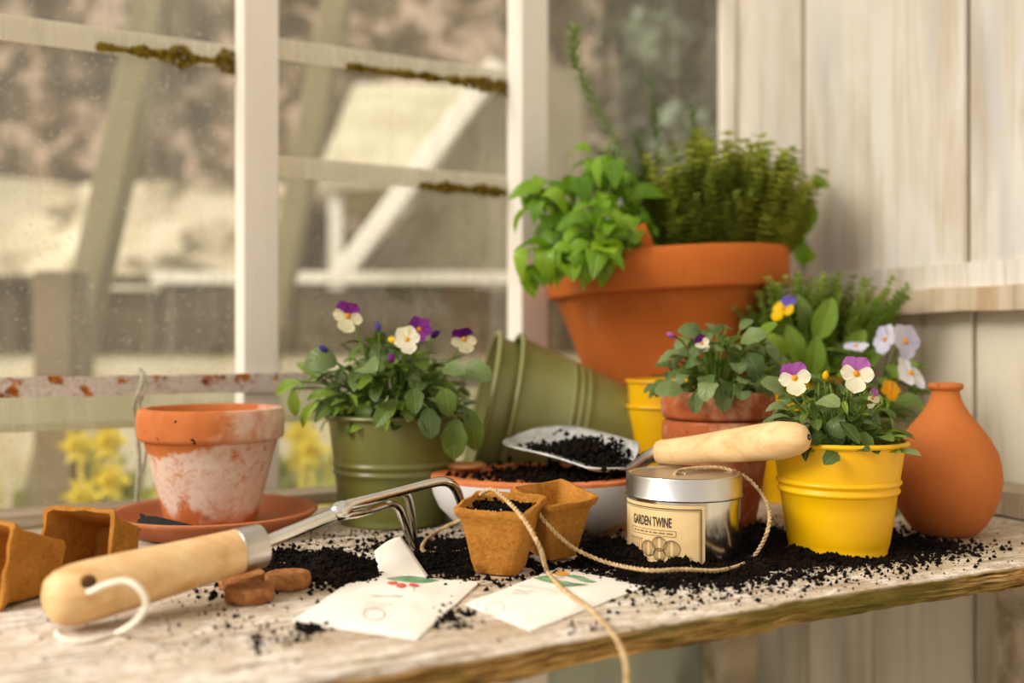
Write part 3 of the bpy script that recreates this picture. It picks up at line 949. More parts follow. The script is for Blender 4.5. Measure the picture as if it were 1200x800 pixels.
# ------------------------------------------------------------------ leaves, sprigs, flowers (shared meshes)
def leaf_mesh(name, mat, width, fold=0.25, droop=0.25, tip=0.5, scal=0.0, cup=0.0, stalk=0.0, pw=0.8, seed=0):
    nl, nw = 7, 4
    vv = []; ff = []
    for i in range(nl + 1):
        t = 0.5 - 0.5 * math.cos(PI * (0.06 + 0.94 * i / nl))
        prof = max(0.02, math.sin(PI * min(1, t ** (1 + 0.25 * (0.5 - tip)) * 0.99 + 0.005))) ** pw
        wv = width * 0.5 * prof
        if scal: wv *= 1 + scal * (1 if i % 2 else -1) * (0.5 if 0 < i < nl else 0)
        x = t * math.cos(droop * t)
        zc = -math.sin(droop * t) * t * 0.8 + cup * math.sin(PI * t)
        for j in range(nw + 1):
            q = (j / nw - 0.5) * 2
            vv.append((x, wv * q, zc + abs(q) ** 1.3 * wv * fold + 0.012 * fbm((t * 2, q, seed), 1.7)))
    for i in range(nl):
        for j in range(nw):
            a = i * (nw + 1) + j
            ff.append((a, a + nw + 1, a + nw + 2, a + 1))
    return MB().add(vv, ff).mesh(name, mat, True)

def petal_mesh(name, mat, width, ruffle=0.06, seed=0):
    nl, nw = 6, 6
    vv = []; ff = []
    for i in range(nl + 1):
        t = math.sin(PI / 2 * i / nl)
        w = width * 0.5 * (0.16 + 0.84 * math.sin(PI * 0.5 * min(1, t * 1.35))) * (1 if t < 0.55 else math.sqrt(max(0.05, 1 - ((t - 0.55) / 0.455) ** 2)))
        for j in range(nw + 1):
            q = (j / nw - 0.5) * 2
            x = t * (1 - 0.05 * q * q * t)
            vv.append((x, w * q, -0.10 * t * t + 0.05 * q * q + ruffle * fbm((t, q * .8, seed), 2.3) * t))
    for i in range(nl):
        for j in range(nw):
            a = i * (nw + 1) + j
            ff.append((a, a + nw + 1, a + nw + 2, a + 1))
    return MB().add(vv, ff).mesh(name, mat, True)

VIOLA = [leaf_mesh('leaf', m, w, f, d, .25, .12, c, pw=0.6, seed=i) for i, (m, w, f, d, c) in enumerate(
    [(M_viola, .62, .25, .35, .04), (M_viola, .70, .1, .6, .1), (M_viola, .52, .35, .2, .03), (M_viola, .66, .2, .9, .12)])]
VIOLA_G = [leaf_mesh('leaf', M_viola_grey, w, f, d, .2, .14, c, pw=0.55, seed=i + 5) for i, (w, f, d, c) in enumerate([(.72, .2, .35, .05), (.8, .1, .7, .12), (.64, .3, .2, .04)])]
VIOLA_L = [leaf_mesh('leaf', M_viola_light, w, f, d, .4, .08, .04, pw=0.7, seed=i + 9) for i, (w, f, d) in enumerate([(.42, .3, .4), (.3, .4, .7), (.5, .2, .2)])]
BASIL = [leaf_mesh('leaf', M_basil, w, f, d, .4, 0, c, pw=0.75, seed=i + 15) for i, (w, f, d, c) in enumerate([(.62, .3, .7, .16), (.58, .15, 1.0, .22), (.66, .35, .4, .1), (.55, .2, 1.2, .2)])]
BROAD = [leaf_mesh('leaf', M_viola_light, .5, .35, .35, .5, 0, .06, pw=0.7, seed=31), leaf_mesh('leaf', M_viola, .42, .3, .5, .5, 0, .06, pw=0.7, seed=32)]

def sprig_mesh(name, leafmat, nodes, leaflen, leafw, per, bend, seed, stemr=0.006, rise=0.7):
    rnd = random.Random(seed)
    mb = MB()
    pts = []
    for i in range(9):
        t = i / 8
        pts.append(Vector((bend * t * t + 0.02 * math.sin(t * 7 + seed), 0.02 * math.cos(t * 5 + seed), t)))
    mb.tube(pts, [stemr * (1 - 0.6 * i / 8) for i in range(9)], 3, caps=False)
    for i in range(nodes):
        t = 0.12 + 0.88 * (i + 0.5) / nodes
        k = min(7, int(t * 8)); p = pts[k].lerp(pts[k + 1], t * 8 - k)
        for q in range(per):
            a = q * 2 * PI / per + i * 1.57 + rnd.uniform(-.4, .4)
            L = leaflen * rnd.uniform(0.7, 1.2) * (0.6 + 0.5 * math.sin(PI * min(1, t + .15)))
            d = Vector((math.cos(a), math.sin(a), rise * rnd.uniform(.5, 1.4))).normalized()
            side = d.cross(Vector((0, 0, 1))).normalized() * leafw * L
            up = Vector((0, 0, 1)) * L * 0.08
            mb.add([p, p + d * L * .5 - side + up, p + d * L, p + d * L * .5 + side + up], [(0, 1, 2, 3)])
    me = mb.mesh(name, leafmat, True)
    return me
THYME = [sprig_mesh('sprig', M_thyme, 13, 0.15, 0.36, 6, b, s, 0.008, 0.4) for b, s in ((.02, 1), (.08, 2), (-.06, 3), (.12, 4), (.05, 5))]
THYME_F = [sprig_mesh('sprig', M_thyme2, 17, 0.115, 0.32, 4, b, s, 0.007) for b, s in ((.05, 11), (.18, 12), (-.12, 13))]
ROSE = [sprig_mesh('rosemary_sprig', M_rosemary, 34, 0.085, 0.13, 4, b, s, 0.009, 0.9) for b, s in ((.1, 21), (-.12, 22), (.05, 23))]

PET = {}
for nm, m in (('purple', M_purple), ('dark', M_darkpurple), ('mauve', M_mauve), ('cream', M_cream), ('lav', M_lavender), ('white', M_whitepetal), ('violet', M_violet), ('yellow', M_yellowp), ('orange', M_orangep)):
    PET[nm] = [petal_mesh('petal', m, 0.95, 0.10, 1), petal_mesh('petal', m, 1.15, 0.12, 2)]
EYE = MB().lathe([(0.0001, 0.12), (0.07, 0.10), (0.12, 0.03), (0.10, -0.05), (0.05, -0.25), (0.0001, -0.3)], 10).mesh('flower', M_orangep, True)
BUDM = {}

def flower(root, inv, pos, face, size, upper, lower, up=(0, 0, 1), side_view=False):
    """viola: two upper petals, two side petals and a broad lower lip round an orange eye"""
    z = Vector(face).normalized()                       # flower looks along +z
    u = Vector(up); u = (u - z * u.dot(z)).normalized()
    x = u.cross(z)
    M = Matrix.Identity(4)
    for i in range(3):
        M[i][0] = x[i]; M[i][1] = u[i]; M[i][2] = z[i]; M[i][3] = pos[i]
    M = inv @ M @ Matrix.Scale(size, 4)
    f = link('flower', EYE, root, matrix=M)
    spec = [(62, 0.62, upper, 0, -0.03, .1), (118, 0.62, upper, 0, -0.05, .1), (-2, 0.56, lower, 0, 0.015, .15), (182, 0.56, lower, 0, 0.02, .15), (-90, 0.62, lower, 1, 0.03, .2)]
    for (ang, L, c, v, zz, tilt) in spec:
        a = math.radians(ang + random.uniform(-6, 6))
        T = Matrix.Translation((0, 0, zz)) @ Matrix.Rotation(a, 4, 'Z') @ Matrix.Rotation(-tilt + random.uniform(-.15, .1), 4, 'Y') @ Matrix.Scale(L, 4)
        link('petal', PET[c][v], f, matrix=T)
    return f

def bud(root, inv, pos, d, size, color):
    mb = MB().lathe([(0.0001, 0), (0.2, 0.12), (0.3, 0.42), (0.22, 0.75), (0.0001, 1.0)], 7)
    if color not in BUDM:
        BUDM[color] = mb.mesh('bud', PET[color][0].materials[0], True)
    z = Vector(d).normalized(); x = z.orthogonal().normalized(); y = z.cross(x)
    M = Matrix.Identity(4)
    for i in range(3):
        M[i][0] = x[i]; M[i][1] = y[i]; M[i][2] = z[i]; M[i][3] = pos[i]
    link('bud', BUDM[color], root, matrix=inv @ M @ Matrix.Scale(size, 4))

def viola_foliage(root, soil_z, r_soil, n, radius, height, meshes, size, seed, lean=(0, 0), stems=None, low=0.0):
    rnd = random.Random(seed)
    for i in range(n):
        phi = rnd.random() * 2 * PI
        v = rnd.random()
        rho = radius * math.sqrt(rnd.random()) * (0.55 + 0.45 * math.cos(v * PI / 2) ** .5)
        h = soil_z + low + height * (0.12 + 0.88 * v) * (1 - 0.45 * (rho / radius) ** 2)
        p = Vector((rho * math.cos(phi) + lean[0] * v, rho * math.sin(phi) + lean[1] * v, h))
        b = Vector((r_soil * 0.45 * rnd.random() * math.cos(phi), r_soil * 0.45 * rnd.random() * math.sin(phi), soil_z - 0.002))
        mid = b.lerp(p, 0.55) + Vector((0, 0, height * 0.14))
        stems.tube([b, mid, p], 0.0009, 4, caps=False)
        d = Vector((math.cos(phi) * (0.4 + rho / radius), math.sin(phi) * (0.4 + rho / radius), rnd.uniform(-0.45, 0.7)))
        d = d + Vector((rnd.uniform(-.6, .6), rnd.uniform(-.6, .6), 0))
        upv = Vector((rnd.uniform(-.5, .5), rnd.uniform(-.8, .3), 1))
        s = size * rnd.uniform(0.65, 1.25)
        link('leaf', meshes[rnd.randrange(len(meshes))], root, matrix=frame(p, d, upv, s))

def leaf_at(root, inv, pos, d, up, size, me):
    link('leaf', me, root, matrix=inv @ frame(pos, d, up, size))

def stem_to(stems, inv, a, b, r=0.0008, sag=0.0):
    a = inv @ Vector(a); b = inv @ Vector(b)
    m = a.lerp(b, 0.5) + Vector((0, 0, sag))
    stems.tube(bezier_pts([a, m, b], 5), r, 5, caps=False)

def close_stems(root, stems):
    o = stems.obj('stems', M_stem, root, True, None)
    o['kind'] = 'stuff'

def inv_of(root):
    return Matrix.LocRotScale(root.location, root.rotation_euler, Vector((1, 1, 1))).inverted()

TO_CAM = lambda p: (Vector((0, 0, CAMH)) - Vector(p)).normalized()

# ------------------------------------------------------------------ big terracotta herb pot
HP = Vector(((781 - 600) / F * 1.13, 1.13, 0.0))
tilt = math.radians(-3.0)
herb = empty('herb_planter', HP + Vector((0.012, 0, 0.0029)), (0, tilt, 0))
tag(herb, 'large terracotta pot planted with basil, thyme and rosemary', 'herb pot')
HT, HR = 0.2525, 0.1315
MB().lathe(clay_profile(HR, 0.055, HT, 0.043, 0.010, 0.012), 96).obj('pot', M_terra, herb, True, 40)
soil_disc(herb, HR - 0.014, HT - 0.016, 0.006, 3)
Hi = inv_of(herb)
lm = MB().box((-0.0055, -0.0012, -0.03), (0.0055, 0.0012, 0.017))
link('plant_marker', lm.mesh('plant_marker', M_terra, False), herb, matrix=Hi @ (Matrix.Translation(P(757, 282, 1.02)) @ Matrix.Rotation(math.radians(-22), 4, 'Y')))
stems = MB()
rnd = random.Random(41)
# basil on the left: shoots ending in leaf rosettes
shoots = [(690, 185, 1.09), (712, 192, 1.05), (628, 215, 1.06), (655, 228, 1.10), (668, 235, 1.06), (700, 238, 1.03), (730, 240, 1.06), (742, 222, 1.1), (640, 285, 1.0), (660, 300, .985), (690, 270, 1.0), (716, 262, 1.0), (735, 285, 1.03), (690, 292, .985), (652, 262, 1.03), (622, 300, 1.02), (630, 230, 1.04), (640, 262, 1.06), (675, 205, 1.08), (720, 210, 1.08), (676, 275, 1.02), (706, 288, 1.0), (745, 255, 1.05)]
for (px, py, d) in shoots:
    p = P(px + 4, py + 4, d)
    base = P(710 + (px - 690) * 0.35, 296, 1.06)
    stem_to(stems, Hi, base, p, 0.0015, 0.012 if py < 260 else 0.02)
    for k in range(6):
        a = k * 2 * PI / 6 + rnd.random() * 0.8
        el = rnd.uniform(-0.65, 0.35)
        dv = Vector((math.cos(a), math.sin(a), el))
        leaf_at(herb, Hi, p + Vector((0, 0, rnd.uniform(-.012, .008))), dv, (rnd.uniform(-.4, .4), rnd.uniform(-1.0, 0.2), 1), rnd.uniform(0.026, 0.043), BASIL[rnd.randrange(4)])
# a few basil shoots spilling over on the right
for (px, py, d, dx, dz, s) in ((948, 222, 1.16, .9, .45, .032), (940, 236, 1.15, .3, -.9, .034), (944, 250, 1.14, -.2, -1, .034), (930, 262, 1.14, .1, -1, .034), (936, 282, 1.12, .2, -1, .03), (915, 285, 1.12, .6, -.6, .03), (905, 282, 1.08, .2, -.5, .028), (945, 290, 1.14, .2, -1, .026)):
    leaf_at(herb, Hi, P(px, py, d), (dx, -.2, dz), (-.2, -1, .5), s, BASIL[rnd.randrange(4)])
stem_to(stems, Hi, P(885, 292, 1.1), P(948, 222, 1.16), 0.0014, 0.0)
# thyme dome
n_t = 280
for i in range(n_t):
    a = rnd.random() * 2 * PI
    rr = math.sqrt(rnd.random())
    base = P(850 + 74 * rr * math.cos(a), 303, 1.115 + 0.06 * rr * math.sin(a))
    base.z += 0.028 * rnd.random() * (1.1 - rr)
    out = Vector((math.cos(a) * rr * 0.26 + rnd.uniform(-.17, .17), math.sin(a) * rr * 0.3 - .04, 1.0 - 0.1 * rr * rr))
    L = rnd.uniform(0.066, 0.130) * (1 - 0.22 * rr * rr)
    z = out.normalized()
    x = Vector((math.cos(a), math.sin(a), 0)); x = (x - z * x.dot(z)).normalized(); y = z.cross(x)
    M = Matrix.Identity(4)
    for k in range(3):
        M[k][0] = x[k] * L; M[k][1] = y[k] * L; M[k][2] = z[k] * L; M[k][3] = base[k]
    link('sprig', THYME[rnd.randrange(5)], herb, matrix=Hi @ M)
# rosemary
def rosemary(ctrl, L, nodes, seed):
    pts = bezier_pts([Hi @ Vector(p) for p in ctrl], 8)
    mb = MB(); r2 = random.Random(seed)
    mb.tube(pts, [0.0016 * (1 - 0.6 * i / len(pts)) for i in range(len(pts))], 5)
    for i in range(nodes):
        t = (0.1 + 0.9 * i / nodes) * (len(pts) - 1); k = min(len(pts) - 2, int(t)); p = pts[k].lerp(pts[k + 1], t - k)
        ax = (pts[k + 1] - pts[k]).normalized(); e1 = ax.orthogonal().normalized(); e2 = ax.cross(e1)
        for q in range(4):
            a = r2.random() * 2 * PI
            d = (e1 * math.cos(a) + e2 * math.sin(a) + ax * r2.uniform(.5, 1.1)).normalized()
            l = L * r2.uniform(.7, 1.2); sd = d.cross(ax).normalized() * l * 0.09
            mb.add([p, p + d * l * .5 - sd, p + d * l, p + d * l * .5 + sd], [(0, 1, 2, 3)])
    mb.obj('rosemary_sprig', M_rosemary, herb, True, None)
rosemary([P(772, 285, 1.11), P(745, 205, 1.10), P(700, 130, 1.09), P(676, 75, 1.08), P(673, 34, 1.07)], 0.017, 62, 1)
rosemary([P(775, 285, 1.13), P(770, 180, 1.14), P(760, 82, 1.14)], 0.013, 40, 2)
rosemary([P(805, 285, 1.13), P(812, 190, 1.15), P(812, 122, 1.15)], 0.014, 34, 3)
rosemary([P(755, 285, 1.13), P(735, 220, 1.13), P(712, 175, 1.12)], 0.017, 36, 4)
rosemary([P(765, 285, 1.1), P(757, 225, 1.1), P(748, 160, 1.1)], 0.017, 40, 5)
close_stems(herb, stems)

# ------------------------------------------------------------------ olive pot with violas
VP = Vector(((462 - 600) / F * 0.918, 0.918, 0))
vg = empty('potted_viola', VP)
tag(vg, 'olive green enamel pot of purple and white violas beside the pots lying on their side', 'potted plant')
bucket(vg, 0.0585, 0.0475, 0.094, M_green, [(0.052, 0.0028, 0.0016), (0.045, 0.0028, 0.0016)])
soil_disc(vg, 0.056, 0.083, 0.004, 5)
Vi = inv_of(vg)
stems = MB()
viola_foliage(vg, 0.084, 0.055, 135, 0.066, 0.080, VIOLA, 0.0215, 51, stems=stems)
viola_foliage(vg, 0.084, 0.055, 66, 0.066, 0.082, VIOLA_G, 0.022, 52, stems=stems)
viola_foliage(vg, 0.084, 0.050, 78, 0.06, 0.074, VIOLA_L, 0.018, 53, lean=(-0.008, -.01), stems=stems)
viola_foliage(vg, 0.084, 0.050, 20, 0.045, 0.05, VIOLA_L, 0.024, 54, lean=(-0.05, -.03), stems=stems)
for (px, py, d, dv, s, me) in (
    (393, 462, .87, (-1, -.2, .1), .03, VIOLA_L[1]), (352, 447, .87, (-.7, .1, -.2), .030, VIOLA_L[0]), (344, 455, .87, (.02, 0, -1), .026, VIOLA_L[0]),
    (374, 470, .87, (-1, -.2, -.9), .034, VIOLA_L[1]), (502, 478, .85, (.1, -.3, -1), .026, VIOLA_G[0]), (535, 490, .86, (-.1, -.2, -1), .036, VIOLA[0]), (552, 480, .87, (.1, 0, -1), .036, VIOLA[2]),
    (520, 455, .86, (.2, -.6, -.7), .026, VIOLA[1]), (465, 468, .85, (-.7, -.5, -.8), .03, VIOLA[2]), (485, 455, .85, (.1, -.8, -.6), .026, VIOLA[0]),
    (395, 425, .88, (-.8, -.4, .2), .032, VIOLA_G[1]), (425, 430, .86, (.3, -.8, .1), .030, VIOLA_G[0]), (540, 432, .87, (.8, -.5, -.1), .030, VIOLA_G[0]), (520, 430, .86, (.6, -.7, -.1), .026, VIOLA_G[2])):
    p = P(px, py, d)
    leaf_at(vg, Vi, p, dv, (0, -1, .6), s, me)
    stem_to(stems, Vi, P(462 + (px - 462) * .4, 478, .90), p, 0.0009, 0.008)
def fl(root, inv, st, px, py, d, size, up_, lo_, face=None, upv=(0, 0, 1), basepx=None):
    p = P(px, py, d)
    f = TO_CAM(p) if face is None else Vector(face)
    flower(root, inv, p, f, size, up_, lo_, upv)
    if basepx: stem_to(st, inv, P(*basepx), p - f.normalized() * size * 0.25, 0.0009, 0.006)
fl(vg, Vi, stems, 408, 370, .88, .0245, 'purple', 'cream', (-.25, -1, -.55), (.25, .35, 1), (440, 470, .89))
fl(vg, Vi, stems, 477, 398, .86, .0205, 'cream', 'cream', (.1, -1, .15), (-.3, 0, 1), (468, 470, .89))
fl(vg, Vi, stems, 491, 386, .875, .020, 'purple', 'purple', (.4, -1, .2), (.3, 0, 1), (480, 470, .89))
fl(vg, Vi, stems, 544, 397, .875, .021, 'dark', 'cream', (-.2, -1, -.7), (0, .4, 1), (512, 470, .89))
bud(vg, Vi, P(444, 388, .885), (-.2, -.2, 1), .0095, 'violet')
bud(vg, Vi, P(384, 412, .88), (-.6, -.5, .5), .010, 'violet')
bud(vg, Vi, P(460, 424, .85), (-.1, -.5, .6), .010, 'purple')
bud(vg, Vi, P(455, 397, .88), (.8, -.5, -.2), .011, 'yellow')
bud(vg, Vi, P(505, 396, .885), (.6, -.2, .5), .011, 'dark')
for a, b in (((444, 388, .885), (446, 470, .89)), ((384, 412, .88), (425, 475, .89)), ((460, 424, .85), (462, 475, .88)), ((505, 396, .885), (495, 470, .9))):
    stem_to(stems, Vi, P(*b), P(*a), 0.0008, 0.004)
close_stems(vg, stems)

# ------------------------------------------------------------------ two olive pots nested, lying on their side
def lying(name, rim_c, ang, h, rt, rb, label, mat, ridges, shift):
    # axis from the rim towards the base; contact line on the bench keeps both edges on z = 0
    dip = math.asin((rt - rb) / h)
    axis = Vector((math.cos(ang) * math.cos(dip), math.sin(ang) * math.cos(dip), -math.sin(dip)))
    top = Vector((rim_c[0], rim_c[1], (rt + 0.004) * math.cos(dip))) + axis * shift
    base = top + axis * h
    e = empty(name, (top.x, top.y, 0.0))
    tag(e, label, 'pot', 'olive pots nested on their side')
    z = -axis; x = z.orthogonal().normalized(); y = z.cross(x)
    M = Matrix.Identity(4)
    for i in range(3):
        M[i][0] = x[i]; M[i][1] = y[i]; M[i][2] = z[i]; M[i][3] = (base - e.location)[i]
    bucket(e, rt, rb, h, mat, ridges, 0.003, M, 80)
    return e
rc = ((590 - 600) / F * 1.03, 1.03)
rid = [(0.083, 0.003, 0.0016), (0.075, 0.003, 0.0016), (0.067, 0.003, 0.0014)]
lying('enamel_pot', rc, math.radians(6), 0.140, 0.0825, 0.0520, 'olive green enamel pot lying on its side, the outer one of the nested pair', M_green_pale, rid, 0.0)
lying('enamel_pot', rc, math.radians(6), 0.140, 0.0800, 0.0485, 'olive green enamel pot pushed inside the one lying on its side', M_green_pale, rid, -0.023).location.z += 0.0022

# ------------------------------------------------------------------ yellow pots stacked behind, terracotta stack with viola
YS = Vector((0.1475, 1.0, 0))
for k, lab in enumerate(('lower yellow enamel pot of the nested pair in front of the large terracotta pot', 'upper yellow enamel pot of the nested pair in front of the large terracotta pot')):
    e = empty('enamel_pot', YS + Vector((0, 0, 0.0245 * k)))
    tag(e, lab, 'pot', 'yellow pots nested in a stack')
    bucket(e, 0.0345, 0.0265, 0.097, M_yellow, [], 0.0016)
TS = Vector(((841 - 600) / F * .88, .88, 0))
e = empty('clay_pot', TS); tag(e, 'empty brown terracotta pot under the potted viola behind the trowel handle', 'pot', 'stacked clay pots')
MB().lathe(clay_profile(0.047, 0.031, 0.0935, 0.024, 0.004, 0.005), 64).obj('pot', M_terra_dark, e, True, 40)
vt = empty('potted_viola', TS + Vector((0, 0, 0.0245)))
tag(vt, 'terracotta pot with a young viola, set inside another terracotta pot', 'potted plant')
MB().lathe(clay_profile(0.0480, 0.0255, 0.0935, 0.0235, 0.0065, 0.006), 64).obj('pot', M_terra_dark, vt, True, 40)
soil_disc(vt, 0.041, 0.086, 0.003, 8)
Ti = inv_of(vt); stems = MB()
viola_foliage(vt, 0.087, 0.035, 80, 0.052, 0.062, VIOLA_G, 0.0185, 61, lean=(0.004, -.006), stems=stems)
viola_foliage(vt, 0.087, 0.035, 36, 0.046, 0.055, VIOLA, 0.021, 62, lean=(0, 0), stems=stems)
for (px, py, d, dv, s, me) in ((800, 457, .84, (-1, -.3, .1), .024, VIOLA_G[0]), (815, 460, .835, (-.1, -.5, -1), .018, VIOLA_G[2]), (845, 452, .832, (.05, -.5, -.8), .022, VIOLA_G[0]), (893, 438, .85, (.1, -.4, -1), .023, VIOLA_G[0]), (868, 400, .85, (.5, -.6, .3), .024, VIOLA_G[0]), (872, 415, .85, (.4, -.7, -.5), .026, VIOLA_G[1]), (820, 395, .86, (-.6, -.6, .5), .022, VIOLA_G[1]), (888, 395, .87, (.3, -.6, .4), .024, VIOLA_L[2])):
    p = P(px, py, d); leaf_at(vt, Ti, p, dv, (0, -1, .7), s, me); stem_to(stems, Ti, P(841 + (px - 841) * .4, 458, .875), p, 0.0008, .006)
fl(vt, Ti, stems, 823, 402, .845, .0125, 'dark', 'cream', (-.4, -1, -.2), (-.5, .3, 1), (832, 455, .87))
bud(vt, Ti, P(791, 394, .86), (-1, -.4, .3), .009, 'mauve'); stem_to(stems, Ti, P(815, 450, .875), P(791, 394, .86), .0008, .012)
close_stems(vt, stems)

# ------------------------------------------------------------------ front yellow pot
YP = Vector(((982 - 600) / F * .784, .784, 0))
vy = empty('potted_viola', YP)
tag(vy, 'yellow enamel pot with mauve and white violas in front of the vase', 'potted plant')
bucket(vy, 0.0488, 0.0365, 0.0835, M_yellow, [(0.054, 0.0026, 0.0018), (0.0475, 0.0026, 0.0016)], 0.0020)
soil_disc(vy, 0.0465, 0.072, 0.004, 9)
Yi = inv_of(vy); stems = MB()
viola_foliage(vy, 0.073, 0.042, 95, 0.047, 0.062, VIOLA, 0.0155, 71, lean=(-0.004, -.004), stems=stems)
viola_foliage(vy, 0.073, 0.042, 50, 0.05, 0.055, VIOLA_G, 0.016, 72, lean=(-0.008, -.004), stems=stems)
viola_foliage(vy, 0.073, 0.042, 34, 0.045, 0.06, VIOLA_L, 0.014, 73, stems=stems)
for (px, py, d, dv, s, me) in ((918, 460, .775, (-.7, -.5, .5), .022, VIOLA_G[0]), (958, 470, .735, (.3, -.9, .1), .022, VIOLA_G[0]), (925, 482, .785, (-.6, -.6, -.3), .018, VIOLA[1]), (1010, 505, .745, (.2, -.6, -.8), .018, VIOLA[2]), (985, 495, .74, (.6, -.6, -.7), .02, VIOLA[2]), (942, 484, .785, (-.3, -.7, -.4), .016, VIOLA_G[2])):
    p = P(px, py, d); leaf_at(vy, Yi, p, dv, (0, -1, .7), s, me); stem_to(stems, Yi, P(982 + (px - 982) * .4, 515, .775), p, 0.0008, .006)
fl(vy, Yi, stems, 931, 443, .74, .021, 'mauve', 'cream', (-.15, -1, .0), (-.15, .1, 1), (955, 512, .77))
fl(vy, Yi, stems, 1003, 438, .735, .0228, 'mauve', 'cream', (0, -1, .1), (.1, .1, 1), (985, 512, .77))
fl(vy, Yi, stems, 1022, 466, .755, .0135, 'mauve', 'cream', (.6, -1, -.2), (.2, .3, 1), (1000, 512, .77))
bud(vy, Yi, P(945, 488, .765), (-.1, -.3, -1), .010, 'cream'); stem_to(stems, Yi, P(960, 515, .77), P(945, 488, .765), .0007, .02)
bud(vy, Yi, P(966, 445, .745), (.1, -.5, 1), .008, 'yellow'); stem_to(stems, Yi, P(970, 515, .77), P(966, 445, .745), .0007, .0)
close_stems(vy, stems)

# ------------------------------------------------------------------ second yellow pot at the back: pansies with fresh thyme
Y2 = Vector((0.287, 1.03, 0))
v2 = empty('potted_pansy', Y2)
tag(v2, 'yellow pot of pale leaved pansy and thyme between large pot and plank wall', 'potted plant')
bucket(v2, 0.043, 0.033, 0.124, M_yellow, [], 0.0018)
soil_disc(v2, 0.040, 0.114, 0.004, 10)
Pi = inv_of(v2); stems = MB()
viola_foliage(v2, 0.115, 0.035, 26, 0.048, 0.06, VIOLA_L, 0.03, 81, lean=(0.0, -.01), stems=stems)
viola_foliage(v2, 0.115, 0.035, 18, 0.05, 0.05, VIOLA, 0.026, 82, lean=(.01, -.01), stems=stems)
for (px, py, d, dv, s, me) in ((955, 400, .97, (.35, -.3, 1), .046, BROAD[0]), (945, 385, .98, (-.2, -.3, 1), .036, BROAD[1]), (972, 415, .97, (.8, -.4, .2), .036, BROAD[1]), (935, 425, .97, (-.3, -.5, 1), .04, BROAD[0]), (985, 425, .98, (.5, -.3, .8), .04, BROAD[0]), (950, 440, .97, (.1, -.4, 1), .04, BROAD[0]), (1000, 435, .98, (.6, -.4, .6), .034, BROAD[0]), (920, 420, .98, (-.5, -.4, .7), .034, BROAD[0])):
    p = P(px, py, d); leaf_at(v2, Pi, p, dv, (0, -1, .4), s, me); stem_to(stems, Pi, P(940, 452, 1.02), p, 0.0012, .0)
rnd = random.Random(83)
for i in range(140):
    a = rnd.random() * 2 * PI; rr = math.sqrt(rnd.random())
    base = P(955 + 52 * rr * math.cos(a), 440, 1.035 + 0.02 * rr * math.sin(a))
    z = Vector((math.cos(a) * rr * 0.55 + .05, math.sin(a) * .12 * rr - 0.02, 1)).normalized()
    L = rnd.uniform(0.06, 0.105)
    x = Vector((math.cos(a), math.sin(a), 0)); x = (x - z * x.dot(z)).normalized(); y = z.cross(x)
    M = Matrix.Identity(4)
    for k in range(3):
        M[k][0] = x[k] * L; M[k][1] = y[k] * L; M[k][2] = z[k] * L; M[k][3] = base[k]
    link('sprig', THYME_F[rnd.randrange(3)], v2, matrix=Pi @ M)
fl(v2, Pi, stems, 919, 362, .965, .024, 'violet', 'yellow', (-.75, -.45, .45), (.8, .2, .6), (940, 445, 1.0))
leaf_at(v2, Pi, P(905, 432, .985), (1, -.4, -.3), (0, -1, .5), .022, leaf_mesh('leaf', M_orangep, .5, .1, .2, .3, seed=99))
close_stems(v2, stems)

# small olive pot with pale violas by the wall
GP = Vector(((1022 - 600) / F * .96, .96, 0))
v3 = empty('potted_viola', GP)
tag(v3, 'small olive pot with pale lavender and white violas behind the round vase', 'potted plant')
bucket(v3, 0.0305, 0.024, 0.089, M_green_pale, [], 0.0016)
soil_disc(v3, 0.0285, 0.081, 0.003, 12)
Gi = inv_of(v3); stems = MB()
viola_foliage(v3, 0.082, 0.025, 34, 0.042, 0.075, VIOLA_L, 0.024, 91, stems=stems)
viola_foliage(v3, 0.082, 0.025, 22, 0.042, 0.06, VIOLA, 0.022, 92, stems=stems)
fl(v3, Gi, stems, 1060, 400, .93, .027, 'lav', 'lav', (.35, -1, .05), (0, .1, 1), (1030, 480, .955))
fl(v3, Gi, stems, 1038, 398, .945, .024, 'lav', 'lav', (-.9, -.5, .2), (0, .2, 1), (1030, 480, .955))
fl(v3, Gi, stems, 1003, 407, .93, .021, 'lav', 'lav', (-.2, -.4, .9), (0, 1, .3), (1020, 480, .955))
fl(v3, Gi, stems, 1066, 438, .92, .032, 'white', 'white', (.5, -.75, .6), (.8, .2, .5), (1035, 480, .955))
fl(v3, Gi, stems, 1043, 457, .915, .0165, 'orange', 'orange', (.1, -1, .3), (0, .1, 1), (1030, 482, .955))
leaf_at(v3, Gi, P(1048, 470, .91), (.4, -.6, .1), (0, -1, .7), .026, VIOLA[0])
close_stems(v3, stems)

# ------------------------------------------------------------------ round terracotta vase
VA = Vector(((1108 - 600) / F * .853, .853, 0))
va = empty('vase', VA)
tag(va, 'round terracotta bottle vase with a short narrow neck', 'vase')
K = .853 / F
prof_px = [(29, 0), (35, 3), (43, 12), (52, 27), (58.5, 45), (61.5, 64), (60.5, 80), (56.5, 97), (48.5, 112), (38.5, 126), (28, 139), (21, 150), (17, 159), (15.6, 166), (15.6, 170), (17, 173), (18, 176)]
pr = [(0.0005, 0.0)] + [(r * K, z * K) for r, z in prof_px]
MB().lathe(pr + [(14 * K, 176 * K), (12 * K, 166 * K), (22 * K, 148 * K), (0.001, 120 * K)], 72).obj('body', M_terra_vase, va, True, 60)
MB().lathe(torus_profile(15.5 * K, 172.5 * K, 4.4 * K, 14), 64).obj('rim', M_terra_vase, va, True, 80)

